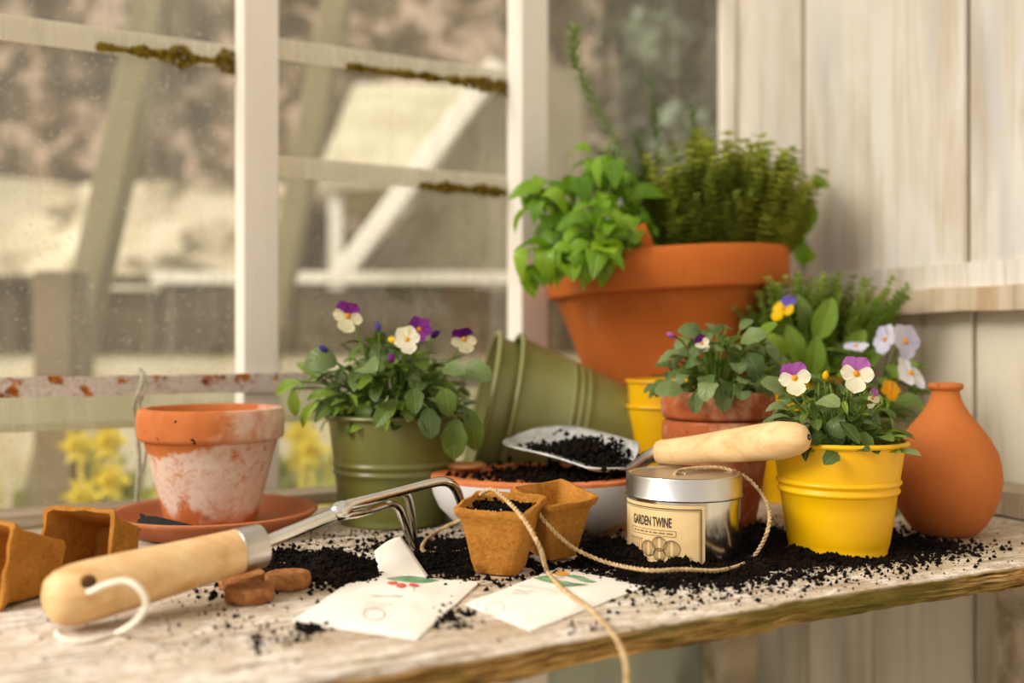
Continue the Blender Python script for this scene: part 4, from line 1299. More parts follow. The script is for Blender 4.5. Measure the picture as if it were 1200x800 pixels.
# ------------------------------------------------------------------ saucer, weathered pot, plastic tag
SP = Vector(((253 - 600) / F * .865, .865, 0))
sa = empty('saucer', SP)
tag(sa, 'round terracotta saucer under the lime-stained pot', 'saucer')
MB().lathe([(0.0005, 0.0006), (0.058, 0.0006), (0.066, 0.002), (0.079, 0.012), (0.0825, 0.0150), (0.0845, 0.0168), (0.0845, 0.0185), (0.0825, 0.0195), (0.079, 0.0185), (0.0745, 0.013), (0.066, 0.0062), (0.06, 0.0055), (0.0005, 0.0055)], 96).obj('dish', M_terra_saucer, sa, True, 60)
WP = Vector(((248 - 600) / F * .865, .865, 0.006))
wp = empty('clay_pot', WP)
tag(wp, 'empty orange terracotta pot blotched with white lime, standing in a saucer', 'pot')
MB().lathe(clay_profile(0.0598, 0.0365, 0.0985, 0.0265, 0.0055, 0.0075), 96).obj('pot', M_weathered, wp, True, 40)
tgl = empty('plant_tag', P(200, 617, .80) - Vector((0, 0, 0.004)))
tag(tgl, 'black plastic plant tag with a notched end lying across the saucer', 'plant tag')
a0 = P(161, 611, .795); a1 = P(246, 621, .806)
Mx = frame(a0 - tgl.location, a1 - a0, (0, -.75, .65))
Lt = (a1 - a0).length
mb = MB()
ol = [(0, -.0068), (.004, -.0068), (.0045, -.0055), (.012, -.0062), (Lt * .55, -.0040), (Lt, -.0003), (Lt, .0003), (Lt * .55, .0040), (.012, .0062), (.0045, .0055), (.004, .0068), (0, .0068), (.0018, .003), (0, .0012), (0, -.0012), (.0018, -.003)]
n = len(ol)
vv = [Mx @ Vector((x, y, .0008)) for x, y in ol] + [Mx @ Vector((x, y, -.0008)) for x, y in ol]
mb.add(vv, [tuple(range(n)), tuple(range(2 * n - 1, n - 1, -1))] + [(i, i + n, (i + 1) % n + n, (i + 1) % n) for i in range(n)])
mb.obj('strip', M_blackplastic, tgl, False)
mb = MB()
for k in range(3):
    x = .012 + k * .012
    mb.box((x, -.0075, -.0006), (x + .003, -.005, .0006), Mx)
mb.obj('notch_teeth', M_blackplastic, tgl, False)

# ------------------------------------------------------------------ peat pots
def peat_mesh(top=0.051, bot=0.030, h=0.0475, th=0.0026, seed=0, soil=None):
    def ring(half, z, rr=0.004, n=4, wob=0.0006):
        out = []
        for cx, cy, a0 in ((1, 1, 0), (-1, 1, 90), (-1, -1, 180), (1, -1, 270)):
            for k in range(n):
                a = math.radians(a0 + 90 * k / (n - 1))
                out.append(Vector(((half - rr) * cx + rr * math.cos(a), (half - rr) * cy + rr * math.sin(a), z)))
        res = []
        m = len(out)
        for i in range(m):                      # subdivide the long sides
            p, q = out[i], out[(i + 1) % m]
            res.append(p)
            if (p - q).length > rr * 2:
                for f in (0.2, 0.4, 0.6, 0.8): res.append(p.lerp(q, f))
        return [p + Vector((fbm((p.x, p.y, p.z + seed), 80), fbm((p.y, p.x, p.z + seed + 3), 80), 0.8 * fbm((p.z, p.x, p.y + seed + 7), 90))) * wob for p in res]
    rings = [ring(bot / 2 - .003, 0.0), ring(bot / 2, 0.001)]
    for f in (0.2, 0.4, 0.6, 0.8): rings.append(ring(lerp(bot, top - .003, f) / 2, h * f, wob=.0008))
    rings += [ring(top / 2 - .0005, h - .005, wob=.0012), ring(top / 2 + .001, h - .0022, wob=.0016), ring(top / 2 + .0008, h, wob=.0016), ring(top / 2 - th * .6, h + .0004, wob=.0016)]
    rings += [ring(top / 2 - th - .0008, h - .003, .003, wob=.0012)]
    for f in (0.75, 0.45, 0.12): rings.append(ring(lerp(bot, top - .003, f) / 2 - th, h * f, .003, wob=.001))
    n = len(rings[0]); vv = []; ff = []
    for r in rings: vv += r
    for j in range(len(rings) - 1):
        for i in range(n):
            k = (i + 1) % n
            ff.append((j * n + i, j * n + k, (j + 1) * n + k, (j + 1) * n + i))
    ff.append(tuple(range(n - 1, -1, -1)))
    ff.append(tuple((len(rings) - 1) * n + i for i in range(n)))
    return MB().add(vv, ff)

def peat_pot(label, M, base, soil=False, seed=0, **kw):
    e = empty('peat_pot', base)
    tag(e, label, 'peat pot')
    T = Matrix.Translation(-Vector(base)) @ M
    o = link('shell', peat_mesh(seed=seed, **kw).mesh('shell', M_peat, True, 55), e, matrix=T)
    if soil:
        mb = MB(); r2 = random.Random(seed)
        nn = 16; half = .0215
        vv = []
        for j in range(nn + 1):
            for i in range(nn + 1):
                x = (i / nn - .5) * 2 * half; y = (j / nn - .5) * 2 * half
                vv.append((x, y, .0415 + .0022 * fbm((x, y, 2), 160, 4)))
        mb.add(vv, [(j * (nn + 1) + i, j * (nn + 1) + i + 1, (j + 1) * (nn + 1) + i + 1, (j + 1) * (nn + 1) + i) for j in range(nn) for i in range(nn)])
        for k in range(220):
            crumb(mb, Vector((r2.uniform(-half, half), r2.uniform(-half, half), .0425 + r2.uniform(0, .0015))), r2.uniform(.0006, .0022), r2)
        link('soil', mb.mesh('soil', M_soil, True), e, matrix=T)
        for k in range(7):
            p = Vector((r2.uniform(-.019, .006), r2.uniform(-.02, -.008), .0447))
            sm = MB().lathe([(0.0001, -.0009), (.0009, 0), (.0001, .0009)], 6).mesh('seed', M_mauve_seed, True)
            link('seed', sm, e, matrix=T @ Matrix.Translation(p))
    return e
M_mauve_seed = m_two('pinkish_seed', '#c98f85', '#dbb0a6', 90, .7)
# standing pot full of soil
b1 = PZ(587, 670); b1.z = 0.0020
peat_pot('upright square peat pot filled with dark soil, twine trailing over it', Matrix.Translation(b1) @ Matrix.Rotation(math.radians(6), 4, 'X') @ Matrix.Rotation(math.radians(-17), 4, 'Z'), b1, True, 2)
# empty pot leaning behind it
b2 = PZ(647, 654); b2.z = 0.0042
peat_pot('empty square peat pot leaning between the filled one and the white bowl', Matrix.Translation(b2) @ Matrix.Rotation(math.radians(2), 4, 'Y') @ Matrix.Rotation(math.radians(11), 4, 'X') @ Matrix.Rotation(math.radians(34), 4, 'Z'), b2, False, 5, top=.046, bot=.028, h=.0465)
# two pots lying on their sides at the left: local +z (the mouth) points along dirv
def lying_peat(label, mouth_px, dirv, seed, spin=0.0, top=0.051):
    h, bot = .0475, .032
    dirv = Vector((dirv[0], dirv[1], 0)).normalized()
    dip = math.atan2((top - bot) / 2, h)
    ax = (dirv * math.cos(dip) + Vector((0, 0, math.sin(dip)))).normalized()
    side = Vector((0, 0, 1)).cross(dirv).normalized()
    up = ax.cross(side) * -1
    if up.z < 0: up = -up
    M = Matrix.Identity(4)
    c = PZ(*mouth_px)
    c.z = 0
    base = c - dirv * h * math.cos(dip)
    base.z = bot / 2 * math.cos(dip) + .0012
    for i in range(3):
        M[i][0] = side[i]; M[i][1] = ax.cross(side)[i]; M[i][2] = ax[i]; M[i][3] = base[i]
    return peat_pot(label, M, (base.x, base.y, 0.0), False, seed, top=top, bot=bot, h=h)
lying_peat('empty peat pot lying on its side beside the saucer, dark mouth open', (88, 690), (-.22, -.97), 8)
lying_peat('empty peat pot lying on its side next to the wooden butt of the cultivator', (-24, 710), (-.48, -.88), 11)

# ------------------------------------------------------------------ peat pellets
def pellet(px, py, label, r=.0148, h=.0095, z=0.0, mat=M_pellet, tiltx=0, nm='peat_pellet'):
    p = PZ(px, py, z); p.z = z
    n = 40; pr = []
    mb = MB()
    def wob(q):
        a = math.atan2(q.y, q.x)
        k = 1 + 0.02 * math.sin(a * 17) + .015 * fbm((q.x * 1.0, q.y, q.z + px), 140)
        return Vector((q.x * k, q.y * k, q.z + (.0005 * fbm((q.x, q.y, px), 220) if q.z > h * .6 else 0)))
    mb.lathe([(0.0004, 0.0004), (r * .93, 0.0004), (r, .0014), (r * 1.01, h * .5), (r, h - .0012), (r * .95, h), (r * .6, h - .0002), (r * .2, h - .0012), (0.0004, h - .0016)], n, None, wob)
    o = mb.obj(nm, mat, None, True, 50, loc=p)
    tag(o, label, 'peat pellet')
    return o
pellet(292, 704, 'brown peat pellet lying in front of the other two by the soil', )
pellet(337, 688, 'brown peat pellet half on the dark soil heap')
pellet(284, 688, 'brown peat pellet tucked behind the other two, nearest the cultivator')

# ------------------------------------------------------------------ white bowl
BC = Vector(((632 - 600) / F * .868, .868, 0))
OV = Matrix.Diagonal((1, .8, 1, 1))
bo = empty('glazed_bowl', BC)
tag(bo, 'white speckled glazed bowl with an unglazed terracotta rim and top', 'bowl')
BH = 0.0485
R = 0.0920
MB().lathe([(0.0005, .0008), (.045, .0008), (.060, .0030), (.074, .0105), (.0850, .0215), (.0900, .0325), (.0915, .040), (R, BH - .0035)], 96, OV).obj('glazed_side', M_glaze, bo, True, 60)
MB().lathe([(R, BH - .0035), (R - .0003, BH - .001), (R - .002, BH), (.076, BH), (.074, BH - .0015), (.0725, BH - .004), (.05, BH - .0045), (.0005, BH - .0045)], 96, OV).obj('clay_top', M_rim_clay, bo, True, 40)
pellet_b = PZ(545, 547, BH)
pp = pellet(545, 548, 'light brown peat pellet lying on the rim of the white bowl', .0178, .0040, BH + .0002, M_pellet_light)

# ------------------------------------------------------------------ hand trowel
def dirmat(p, x, up): return frame(p, x, up)
T0 = P(612, 514, .925); E0 = P(945, 512, .735)
tro = empty('hand_trowel', (BC.x + .05, BC.y, BH))
tag(tro, 'steel hand trowel with a pale wooden handle resting on the bowl and tin', 'trowel')
off = tro.location
Hs = P(772, 531, .815)                                # handle starts here
He = P(948, 512, .733)
hx = (He - Hs); HL = hx.length; hx.normalize()
Mh = frame(Hs - off, hx, (0, 0, 1))
pr = [(0.0002, 0.0), (.0080, 0.0), (.0098, .0010), (.0106, .004), (.0104, .012), (.0106, .03), (.0122, .06), (.0136, .088), (.0140, .105), (.0134, HL - .018), (.0118, HL - .009), (.0090, HL - .0030), (.0045, HL - .0004), (.0002, HL)]
Rz = Matrix.Rotation(PI / 2, 4, 'Y')
MB().lathe([(r, z) for r, z in pr], 40, Mh @ Rz).obj('handle', M_handle, tro, True, 60)
MB().lathe([(.0003, HL - .0008), (.0022, HL - .0006), (.0024, HL + .0002), (.0009, HL + .0002), (.0008, HL - .0015), (.0003, HL - .002)], 16, Mh @ Rz).obj('rivet_hole', M_black, tro, True, 60)  # hole drawn as a small black ring, its shade painted
# socket and neck
mb = MB().tube([(Mh @ Vector((x, 0, z))) for x, z in ((.010, 0), (-.001, -.0002), (-.010, -.002), (-.020, -.0065), (-.032, -.011))], [.0068, .0068, .0056, .0050, .0040], 14)
mb.obj('socket', M_steel_dull, tro, True, 60)
# blade: scoop from socket to tip, near edge lower than the far edge
tip = P(600, 516, .92)
B0 = Hs - hx * .030 + Vector((0, 0, -.0115))
ax = (tip - B0); BL = ax.length; ax.normalize()
acr = ax.cross(Vector((0, 0, 1))).normalized()       # towards the camera side or away
if acr.y > 0: acr = -acr                              # acr points at the camera
acr = (acr * math.cos(.2) - Vector((0, 0, 1)) * math.sin(.2)).normalized()
nrm = ax.cross(acr); nrm = nrm if nrm.z > 0 else -nrm
vv = []; ff = []
NL, NW = 18, 14
for i in range(NL + 1):
    t = i / NL
    hw = .0365 * min(1, (t / .10) ** .5 if t < .10 else 1) * (1 if t < .62 else math.sqrt(max(0.0, 1 - ((t - .62) / .385) ** 2.2)))
    hw = max(hw, .006 if t < .5 else .0008)
    depth = .012 * (1 - .35 * t)
    for j in range(NW + 1):
        q = (j / NW - .5) * 2
        p = B0 + ax * (BL * t) + acr * hw * q + nrm * (depth * (q * q) - depth * .45) * (hw / .0365) + Vector((0, 0, .0035 * math.sin(PI * t) + .003))
        vv.append(p - off)
for i in range(NL):
    for j in range(NW):
        a = i * (NW + 1) + j
        ff.append((a, a + 1, a + NW + 2, a + NW + 1))
bl = MB().add(vv, ff).obj('blade', M_enamel, tro, True, 60)
sd = bl.modifiers.new('thick', 'SOLIDIFY'); sd.thickness = .0016; sd.offset = 0
# soil heaped on the blade
mb = MB(); r2 = random.Random(15)
for k in range(900):
    t = max(.02, min(.85, r2.gauss(.34, .2))); q = r2.gauss(.05, .36)
    if abs(q) > .82: continue
    hh = .012 * math.exp(-((t - .3) / .22) ** 2) * (1 - q * q)
    p = B0 + ax * (BL * t) + acr * .036 * q + nrm * (.0115 * q * q * (1 - .35 * t) - .0040) + Vector((0, 0, .0035 * math.sin(PI * t) + r2.random() * hh + .0042))
    crumb(mb, p - off, r2.uniform(.0010, .0032), r2)
o = mb.obj('soil_on_trowel', M_soil_bit, None, True, None, loc=off)
tag(o, 'dark soil heaped on the trowel blade', 'soil', kind='stuff')

# soil spilled on the bowl
mb = MB()
for k in range(1700):
    if r2.random() < .55:
        p = PZ(r2.gauss(640, 45), r2.gauss(552, 5), BH)
    else:
        p = P(0, 0, 1); p = Vector((BC.x + r2.gauss(.03, .03), BC.y + r2.gauss(.01, .028), 0))
    dx, dy = p.x - BC.x, p.y - BC.y
    ey = dy / .8
    if dx * dx + ey * ey > .082 ** 2: continue
    if (p.x - pp.location.x) ** 2 + (p.y - pp.location.y) ** 2 < .0215 ** 2: continue
    ins = dx * dx + ey * ey < .0715 ** 2
    crumb(mb, Vector((dx, dy, (BH - .004 if ins else BH) + abs(r2.gauss(0, .0022)))), r2.uniform(.0008, .0030), r2)
o = mb.obj('soil_on_bowl', M_soil_bit, None, True, None, loc=BC)
tag(o, 'dark soil spilled over the terracotta top of the white bowl', 'soil', kind='stuff')

# ------------------------------------------------------------------ tin of twine
TC = Vector(((801 - 600) / F * .761, .761, 0))
tin = empty('twine_tin', TC + Vector((0, 0, .001)))
tag(tin, 'round silver tin with a kraft label reading GARDEN TWINE', 'tin')
RT = .0415
MB().lathe([(.0005, 0), (RT - .001, 0), (RT, .0012), (RT, .049)], 96).obj('body', M_tin, tin, True, 60)
lid_pr = [(RT, .0455), (RT + .0014, .0455), (RT + .0020, .0465), (RT + .0012, .0478), (RT + .0010, .0605), (RT + .0006, .0617), (RT - .0006, .0622), (RT - .0016, .0618), (RT - .0022, .0610), (.003, .0610), (.0026, .0606), (.0022, .058)]
MB().lathe(lid_pr, 96).obj('lid', M_tinlid, tin, True, 45)
def on_tin(a, z, dr):                                 # a: angle right of the line to the camera
    cdir = math.atan2(-TC.y, -TC.x) + a
    return Vector(((RT + dr) * math.cos(cdir), (RT + dr) * math.sin(cdir), z))
def tin_patch(a0, a1, z0, z1, dr, nm, mat, n=30, parent=tin):
    mb = MB(); vv = []; ff = []
    for i in range(n + 1):
        a = a0 + (a1 - a0) * i / n
        vv += [on_tin(a, z0, dr), on_tin(a, z1, dr)]
    for i in range(n): ff.append((2 * i, 2 * i + 2, 2 * i + 3, 2 * i + 1))
    mb.add(vv, ff)
    return mb.obj(nm, mat, parent, True, None)
A0, A1 = math.radians(-96), math.radians(21)
lab = tin_patch(A0, A1, .002, .0435, .0003, 'paper_label', M_label)
# ink: every mark is flat print wrapped on the tin, in (arc length, height) units
def arc(x): return A0 + x / RT                        # x metres along the label from its left end
mbk = MB(); mbs = MB()
def stroke(mb, pts, w, dr=.00055):
    for (p, q) in zip(pts[:-1], pts[1:]):
        d = Vector((q[0] - p[0], q[1] - p[1])); L = d.length
        if L < 1e-7: continue
        d /= L; nx, ny = -d.y * w / 2, d.x * w / 2
        k = max(1, int(L / .003))
        for i in range(k):
            a = (p[0] + d.x * L * i / k, p[1] + d.y * L * i / k); b = (p[0] + d.x * L * (i + 1) / k, p[1] + d.y * L * (i + 1) / k)
            mb.add([on_tin(arc(x), z, dr) for x, z in ((a[0] - nx, a[1] - ny), (b[0] - nx, b[1] - ny), (b[0] + nx, b[1] + ny), (a[0] + nx, a[1] + ny))], [(0, 1, 2, 3)])
LW = (A1 - A0) * RT
for ins, w in ((.0028, .0007), (.0040, .0003)):
    stroke(mbk, [(ins, .0435 - ins), (LW - ins, .0435 - ins), (LW - ins, .0035)], w)
# the banner frame with its line of tiny print
bx0, bx1, bz0, bz1 = .0255, LW - .0205, .0212, .0252
stroke(mbk, [(bx0, bz0), (bx1, bz0), (bx1, bz1), (bx0, bz1), (bx0, bz0)], .0003)
x = bx0 + .003; r3 = random.Random(4)
while x < bx1 - .003:
    l = r3.uniform(.002, .005)
    stroke(mbs, [(x, (bz0 + bz1) / 2), (x + l, (bz0 + bz1) / 2)], .0011)
    x += l + .0012
# drawing: balls of twine, seed drills and scribbled ground
def ring_stroke(mb, cx, cz, rx, rz, w, a0=0, a1=360, n=26):
    stroke(mb, [(cx + rx * math.cos(math.radians(a0 + (a1 - a0) * i / n)), cz + rz * math.sin(math.radians(a0 + (a1 - a0) * i / n))) for i in range(n + 1)], w)
for cx, cz, rx, rz in ((LW - .0415, .0115, .0058, .0055), (LW - .0325, .0155, .0055, .0050), (LW - .0235, .0125, .0060, .0060), (LW - .0325, .0080, .0045, .0045)):
    ring_stroke(mbk, cx, cz, rx, rz, .00045)
    for k in range(5):
        ring_stroke(mbs, cx, cz, rx * (.25 + .14 * k), rz * .92, .0002)
for k in range(7):
    xx = bx0 - .002 + k * .0022
    stroke(mbs, [(xx, .006), (xx + .0003, .0185)], .0003)
    stroke(mbs, [(xx - .0008, .0165), (xx + .001, .0182)], .0004)
for k in range(26):
    xx = bx0 + r3.random() * (LW - bx0 - .008); zz = .0035 + r3.random() * .004
    stroke(mbs, [(xx, zz), (xx + r3.uniform(.001, .004), zz + r3.uniform(-.0006, .001))], .0003)
# lettering
def text_on_tin(body, x0, x1, z0, z1):
    cu = bpy.data.curves.new('lettering', 'FONT'); cu.body = body; cu.resolution_u = 3; cu.offset = 0.022
    o = bpy.data.objects.new('lettering', cu); C.objects.link(o)
    bpy.context.view_layer.update()
    me = bpy.data.meshes.new_from_object(o.evaluated_get(bpy.context.evaluated_depsgraph_get()))
    bpy.data.objects.remove(o, do_unlink=True); bpy.data.curves.remove(cu)
    bm = bmesh.new(); bm.from_mesh(me)
    bmesh.ops.triangulate(bm, faces=bm.faces[:])
    xs = [v.co.x for v in bm.verts]; ys = [v.co.y for v in bm.verts]
    for v in bm.verts:
        x = x0 + (v.co.x - min(xs)) / (max(xs) - min(xs)) * (x1 - x0)
        f = (v.co.y - min(ys)) / (max(ys) - min(ys))
        v.co = Vector((x, f, 0))
    for v in bm.verts:
        v.co = on_tin(arc(v.co.x), z0 + v.co.y * (z1 - z0), .0006)
    bm.to_mesh(me); bm.free()
    me.materials.clear(); me.materials.append(M_ink)
    return link('lettering', me, lab)
text_on_tin('GARDEN TWINE', .0275, LW - .0235, .0275, .0345)
# slab serifs under and over the letters
mbk.obj('border_lines', M_ink, lab, True, None)['kind'] = 'stuff'
mbs.obj('drawing', M_ink_soft, lab, True, None)['kind'] = 'stuff'

# ------------------------------------------------------------------ twine: two twisted plies along a path
def twisted(name, ctrl, r, mat, n=14, pitch=.0075, fuzz=0, seed=0):
    pts = bezier_pts(ctrl, n)
    # resample
    out = [pts[0]]; step = .0014; acc = 0
    for p, q in zip(pts[:-1], pts[1:]):
        L = (q - p).length
        if L < 1e-9: continue
        pos = step - acc
        while pos <= L:
            out.append(p.lerp(q, pos / L)); pos += step
        acc = (acc + L) % step
    mb = MB(); r4 = random.Random(seed)
    up = None; A = []; B = []
    s = 0
    for i, p in enumerate(out):
        t = (out[min(i + 1, len(out) - 1)] - out[max(i - 1, 0)]).normalized()
        up = t.orthogonal().normalized() if up is None else (up - t * up.dot(t)).normalized()
        b = t.cross(up); a = s / pitch * 2 * PI
        d = up * math.cos(a) + b * math.sin(a)
        A.append(p + d * r * .5); B.append(p - d * r * .5)
        s += step
        if fuzz and r4.random() < fuzz:
            dd = (Vector((r4.gauss(0, 1), r4.gauss(0, 1), r4.gauss(0, 1))) + t * .8).normalized()
            mb.tube([p, p + dd * r * r4.uniform(1.2, 2.6)], .00010, 3, caps=False)
    mb.tube(A, r * .60, 6); mb.tube(B, r * .60, 6)
    return mb
tw = [P(790, 557, .752), PZ(797, 551, .0640), PZ(822, 548, .0648), P(850, 549, .775), P(878, 562, .765), P(899, 590, .745), P(900, 620, .725), PZ(880, 655, .004), PZ(845, 668, .005), PZ(800, 667, .009), PZ(760, 668, .010), PZ(712, 659, .008), P(676, 644, .712), P(655, 628, .710), P(638, 610, .712), P(626, 598, .724), P(612, 620, .742), PZ(590, 638, .004), PZ(560, 641, .004), PZ(528, 648, .003), PZ(497, 646, .003), PZ(499, 633, .003), PZ(520, 618, .008), P(545, 606, .775), P(558, 585, .745), P(574, 573, .708), P(590, 583, .690), P(612, 606, .664), P(632, 640, .646), PZ(641, 668, .0085), PZ(660, 690, .0062), PZ(690, 712, .0060), PZ(712, 735, .003), P(726, 755, .535), P(734, 785, .520), P(731, 830, .518), P(728, 900, .52)]
mb = twisted('garden_twine', tw, .00155, M_twine, fuzz=.35, seed=3)
base = PZ(712, 700)
mb.v = [tuple(Vector(v) - base) for v in mb.v]
o = mb.obj('garden_twine', M_twine, None, True, None, loc=base)
tag(o, 'jute twine running from the tin over the peat pot and off the bench', 'twine')

# old string tied round the iron bar
st = [P(168, 436, .925), P(164, 455, .922), P(157, 476, .93), P(160, 500, .935), P(163, 540, .935), P(161, 570, .935), P(160, 596, .935)]
mb = twisted('s', st, .0022, M_oldstring, seed=5)
st2 = [P(165, 437, .925), P(171, 452, .922), P(163, 470, .925), P(168, 490, .93), P(172, 520, .935), P(168, 548, .935), P(165, 560, .935)]
m2 = twisted('s', st2, .0018, M_oldstring, seed=6); mb.add(m2.v, m2.f)
m2 = twisted('s', [P(166, 440, .935), P(164, 434, .94), P(165, 436, .955), P(166, 450, .958), P(166, 465, .945), P(164, 466, .928), P(166, 450, .921), P(168, 436, .925)], .0020, M_oldstring, seed=7); mb.add(m2.v, m2.f)
base = P(163, 596, .935)
mb.v = [tuple(Vector(v) - base) for v in mb.v]
o = mb.obj('string', M_oldstring, None, True, None, loc=base)
tag(o, 'old grey string tied round the rusted bar and hanging down', 'string')

# ------------------------------------------------------------------ hand cultivator
P0 = P(52, 706, .556); P1 = P(297, 641, .640); Jn = P(398, 600, .684)
cu = empty('hand_cultivator', (P0.x, P0.y, 0))
tag(cu, 'three pronged steel hand cultivator with a pale wooden handle and white cord loop', 'cultivator')
off = Vector((P0.x, P0.y, 0))
hx = P1 - P0; HL = hx.length; hx.normalize()
Mh = frame(P0 - off, hx, (0, 0, 1))
pr = [(.0002, 0), (.0070, .0006), (.0120, .0030), (.0152, .0080), (.0168, .0150), (.0172, .026), (.0166, .045), (.0152, .075), (.0140, HL - .02), (.0136, HL - .003), (.0120, HL), (.0002, HL)]
hnd = MB().lathe(pr, 48, Mh @ Rz).obj('handle', M_handle, cu, True, 60)
# drilled hanging hole
hp_ = P(109, 691, .56) - off
cut = MB()
hole_dir = Vector((.25, -1, .55)).normalized()
hc = Mh @ Vector((.026, 0, 0))
cut.lathe([(.0002, -.05), (.0042, -.05), (.0042, .05), (.0002, .05)], 20, Matrix.Translation(hc) @ hole_dir.to_track_quat('Z', 'Y').to_matrix().to_4x4())
bm = bmesh.new(); bm.from_mesh(hnd.data); bm.free()
co_ = cut.obj('cutter', None, cu)
md = hnd.modifiers.new('hole', 'BOOLEAN'); md.object = co_; md.operation = 'DIFFERENCE'; md.solver = 'EXACT'
bpy.context.view_layer.update()
me2 = bpy.data.meshes.new_from_object(hnd.evaluated_get(bpy.context.evaluated_depsgraph_get()))
hnd.modifiers.clear()
if len(me2.polygons) > 100:
    hnd.data = me2
    me2.name = 'handle'
    me2.polygons.foreach_set('use_smooth', [True] * len(me2.polygons))
    me2.set_sharp_from_angle(angle=math.radians(45))
bpy.data.objects.remove(co_, do_unlink=True)
# ferrule, shaft, prongs
sx = (Jn - P1); SL = sx.length; sx.normalize()
MB().tube([P1 - hx * .012 - off, P1 - hx * .011 - off, P1 + hx * .005 - off, P1 + hx * .007 - off], [.0128, .0142, .0136, .0100], 32).obj('ferrule', M_steel_dull, cu, True, 40)
MB().tube([P1 - hx * .004 - off, P1 + sx * .012 - off, Jn + sx * .004 - off], .0043, 20).obj('shaft', M_steel, cu, True, 60)
def prong(ctrl, r, nm='prong'):
    pts = bezier_pts([Vector(p) - off for p in ctrl], 6)
    k = len(pts); rr = [r * (1 if i < k * .8 else 1 - .45 * (i - k * .8) / (k * .2)) for i in range(k)]
    MB().tube(pts, rr, 14).obj(nm, M_steel, cu, True, 60)
prong([P(395, 594, .684), P(420, 588, .695), P(470, 575, .727), P(505, 566, .748), P(520, 564, .756), P(530, 568, .762), P(537, 579, .766), P(546, 606, .772), P(556, 641, .775)], .0036)
prong([P(400, 605, .686), P(425, 600, .705), P(447, 593, .735), P(457, 590, .745), P(465, 594, .752), P(470, 603, .757), P(478, 625, .772), P(484, 645, .779)], .0031)
prong([P(398, 598, .690), P(430, 588, .74), P(460, 578, .785), P(472, 577, .80), P(478, 583, .805), P(482, 600, .808), P(487, 632, .815)], .0031)
MB().lathe([(.0002, -.0075), (.0040, -.0068), (.0062, -.003), (.0065, .002), (.0055, .006), (.0002, .0075)], 20, Matrix.Translation(P(399, 598, .684) - off) @ (sx.to_track_quat('Z', 'Y').to_matrix().to_4x4())).obj('weld', M_steel, cu, True, 60)
lp = [P(100, 694, .575), P(108, 692, .545), P(125, 684, .535), P(147, 680, .528), P(164, 690, .523), P(171, 708, .522), P(160, 727, .525), PZ(138, 741, .0016), PZ(112, 749, .0016), PZ(90, 751, .0016), PZ(72, 747, .0016), PZ(66, 741, .0016)]
mb = twisted('cord', lp, .0017, M_cord, pitch=.006, seed=8)
mb.v = [tuple(Vector(v) - off) for v in mb.v]
mb.obj('cord_loop', M_cord, cu, True, None)

# ------------------------------------------------------------------ seed packets
def packet(corners, label, seed, flap=None):
    """corners: left, back, right, front pixels on the bench"""
    L_, B_, R_, F_ = [PZ(*c, .0012) for c in corners]
    c = (L_ + B_ + R_ + F_) / 4
    e = empty('seed_packet', (c.x, c.y, 0)); tag(e, label, 'seed packet', 'paper seed packets')
    def S(u, v, dz=0.0):       # u: left->front side ... u along left-back edge to front-right, v along left->back
        p = (L_ * (1 - u) + F_ * u) * (1 - v) + (B_ * (1 - u) + R_ * u) * v
        puff = (max(0, math.sin(PI * u)) ** .6) * (max(0, math.sin(PI * v)) ** .6)
        z = .0010 + .0042 * puff * (1 + .35 * fbm((u * 2.2, v * 2.2, seed), 1.3)) + .0022 * max(0, u - .75) * 4 * v * (seed % 2) * .3 + .0008 * fbm((u, v, seed), 4)
        return Vector((p.x - c.x, p.y - c.y, z + dz))
    n = 28
    mb = MB(); vv = [S(i / n, j / n) for j in range(n + 1) for i in range(n + 1)]
    vv += [Vector((v.x, v.y, .0003)) for v in vv]
    N = (n + 1) ** 2
    q = lambda i, j: j * (n + 1) + i
    ff = [(q(i, j), q(i + 1, j), q(i + 1, j + 1), q(i, j + 1)) for j in range(n) for i in range(n)]
    ff += [tuple(N + a for a in reversed(f)) for f in ff]
    for i in range(n):
        for (a, b) in ((q(i, 0), q(i + 1, 0)), (q(i + 1, n), q(i, n)), (q(0, i + 1), q(0, i)), (q(n, i), q(n, i + 1))):
            ff.append((a, N + a, N + b, b))
    mb.add(vv, ff).obj('envelope', M_paper, e, True, 50)
    def shape(nm, pts, mat):
        m = MB(); pts = [Vector(p) for p in pts]
        cen = sum(pts, Vector((0, 0))) / len(pts)
        k = len(pts); rings = 4
        vv = [S(cen.x, cen.y, .0004)]
        for r in range(1, rings + 1):
            for p in pts:
                pp_ = cen.lerp(p, r / rings); vv.append(S(pp_.x, pp_.y, .0004))
        ff = [(0, 1 + i, 1 + (i + 1) % k) for i in range(k)]
        for r in range(rings - 1):
            for i in range(k):
                a = 1 + r * k + i; b = 1 + r * k + (i + 1) % k
                ff.append((a, a + k, b + k, b))
        m.add(vv, ff).obj(nm, mat, e, True, None)
    def line(m, pts, w):
        pts = [Vector(p) for p in pts]
        for p, r in zip(pts[:-1], pts[1:]):
            d = (r - p)
            if d.length < 1e-6: continue
            d.normalize(); nn = Vector((-d.y, d.x)) * w / 2
            m.add([S(*(p - nn), .0004), S(*(r - nn), .0004), S(*(r + nn), .0004), S(*(p + nn), .0004)], [(0, 1, 2, 3)])
    return e, S, shape, line, c
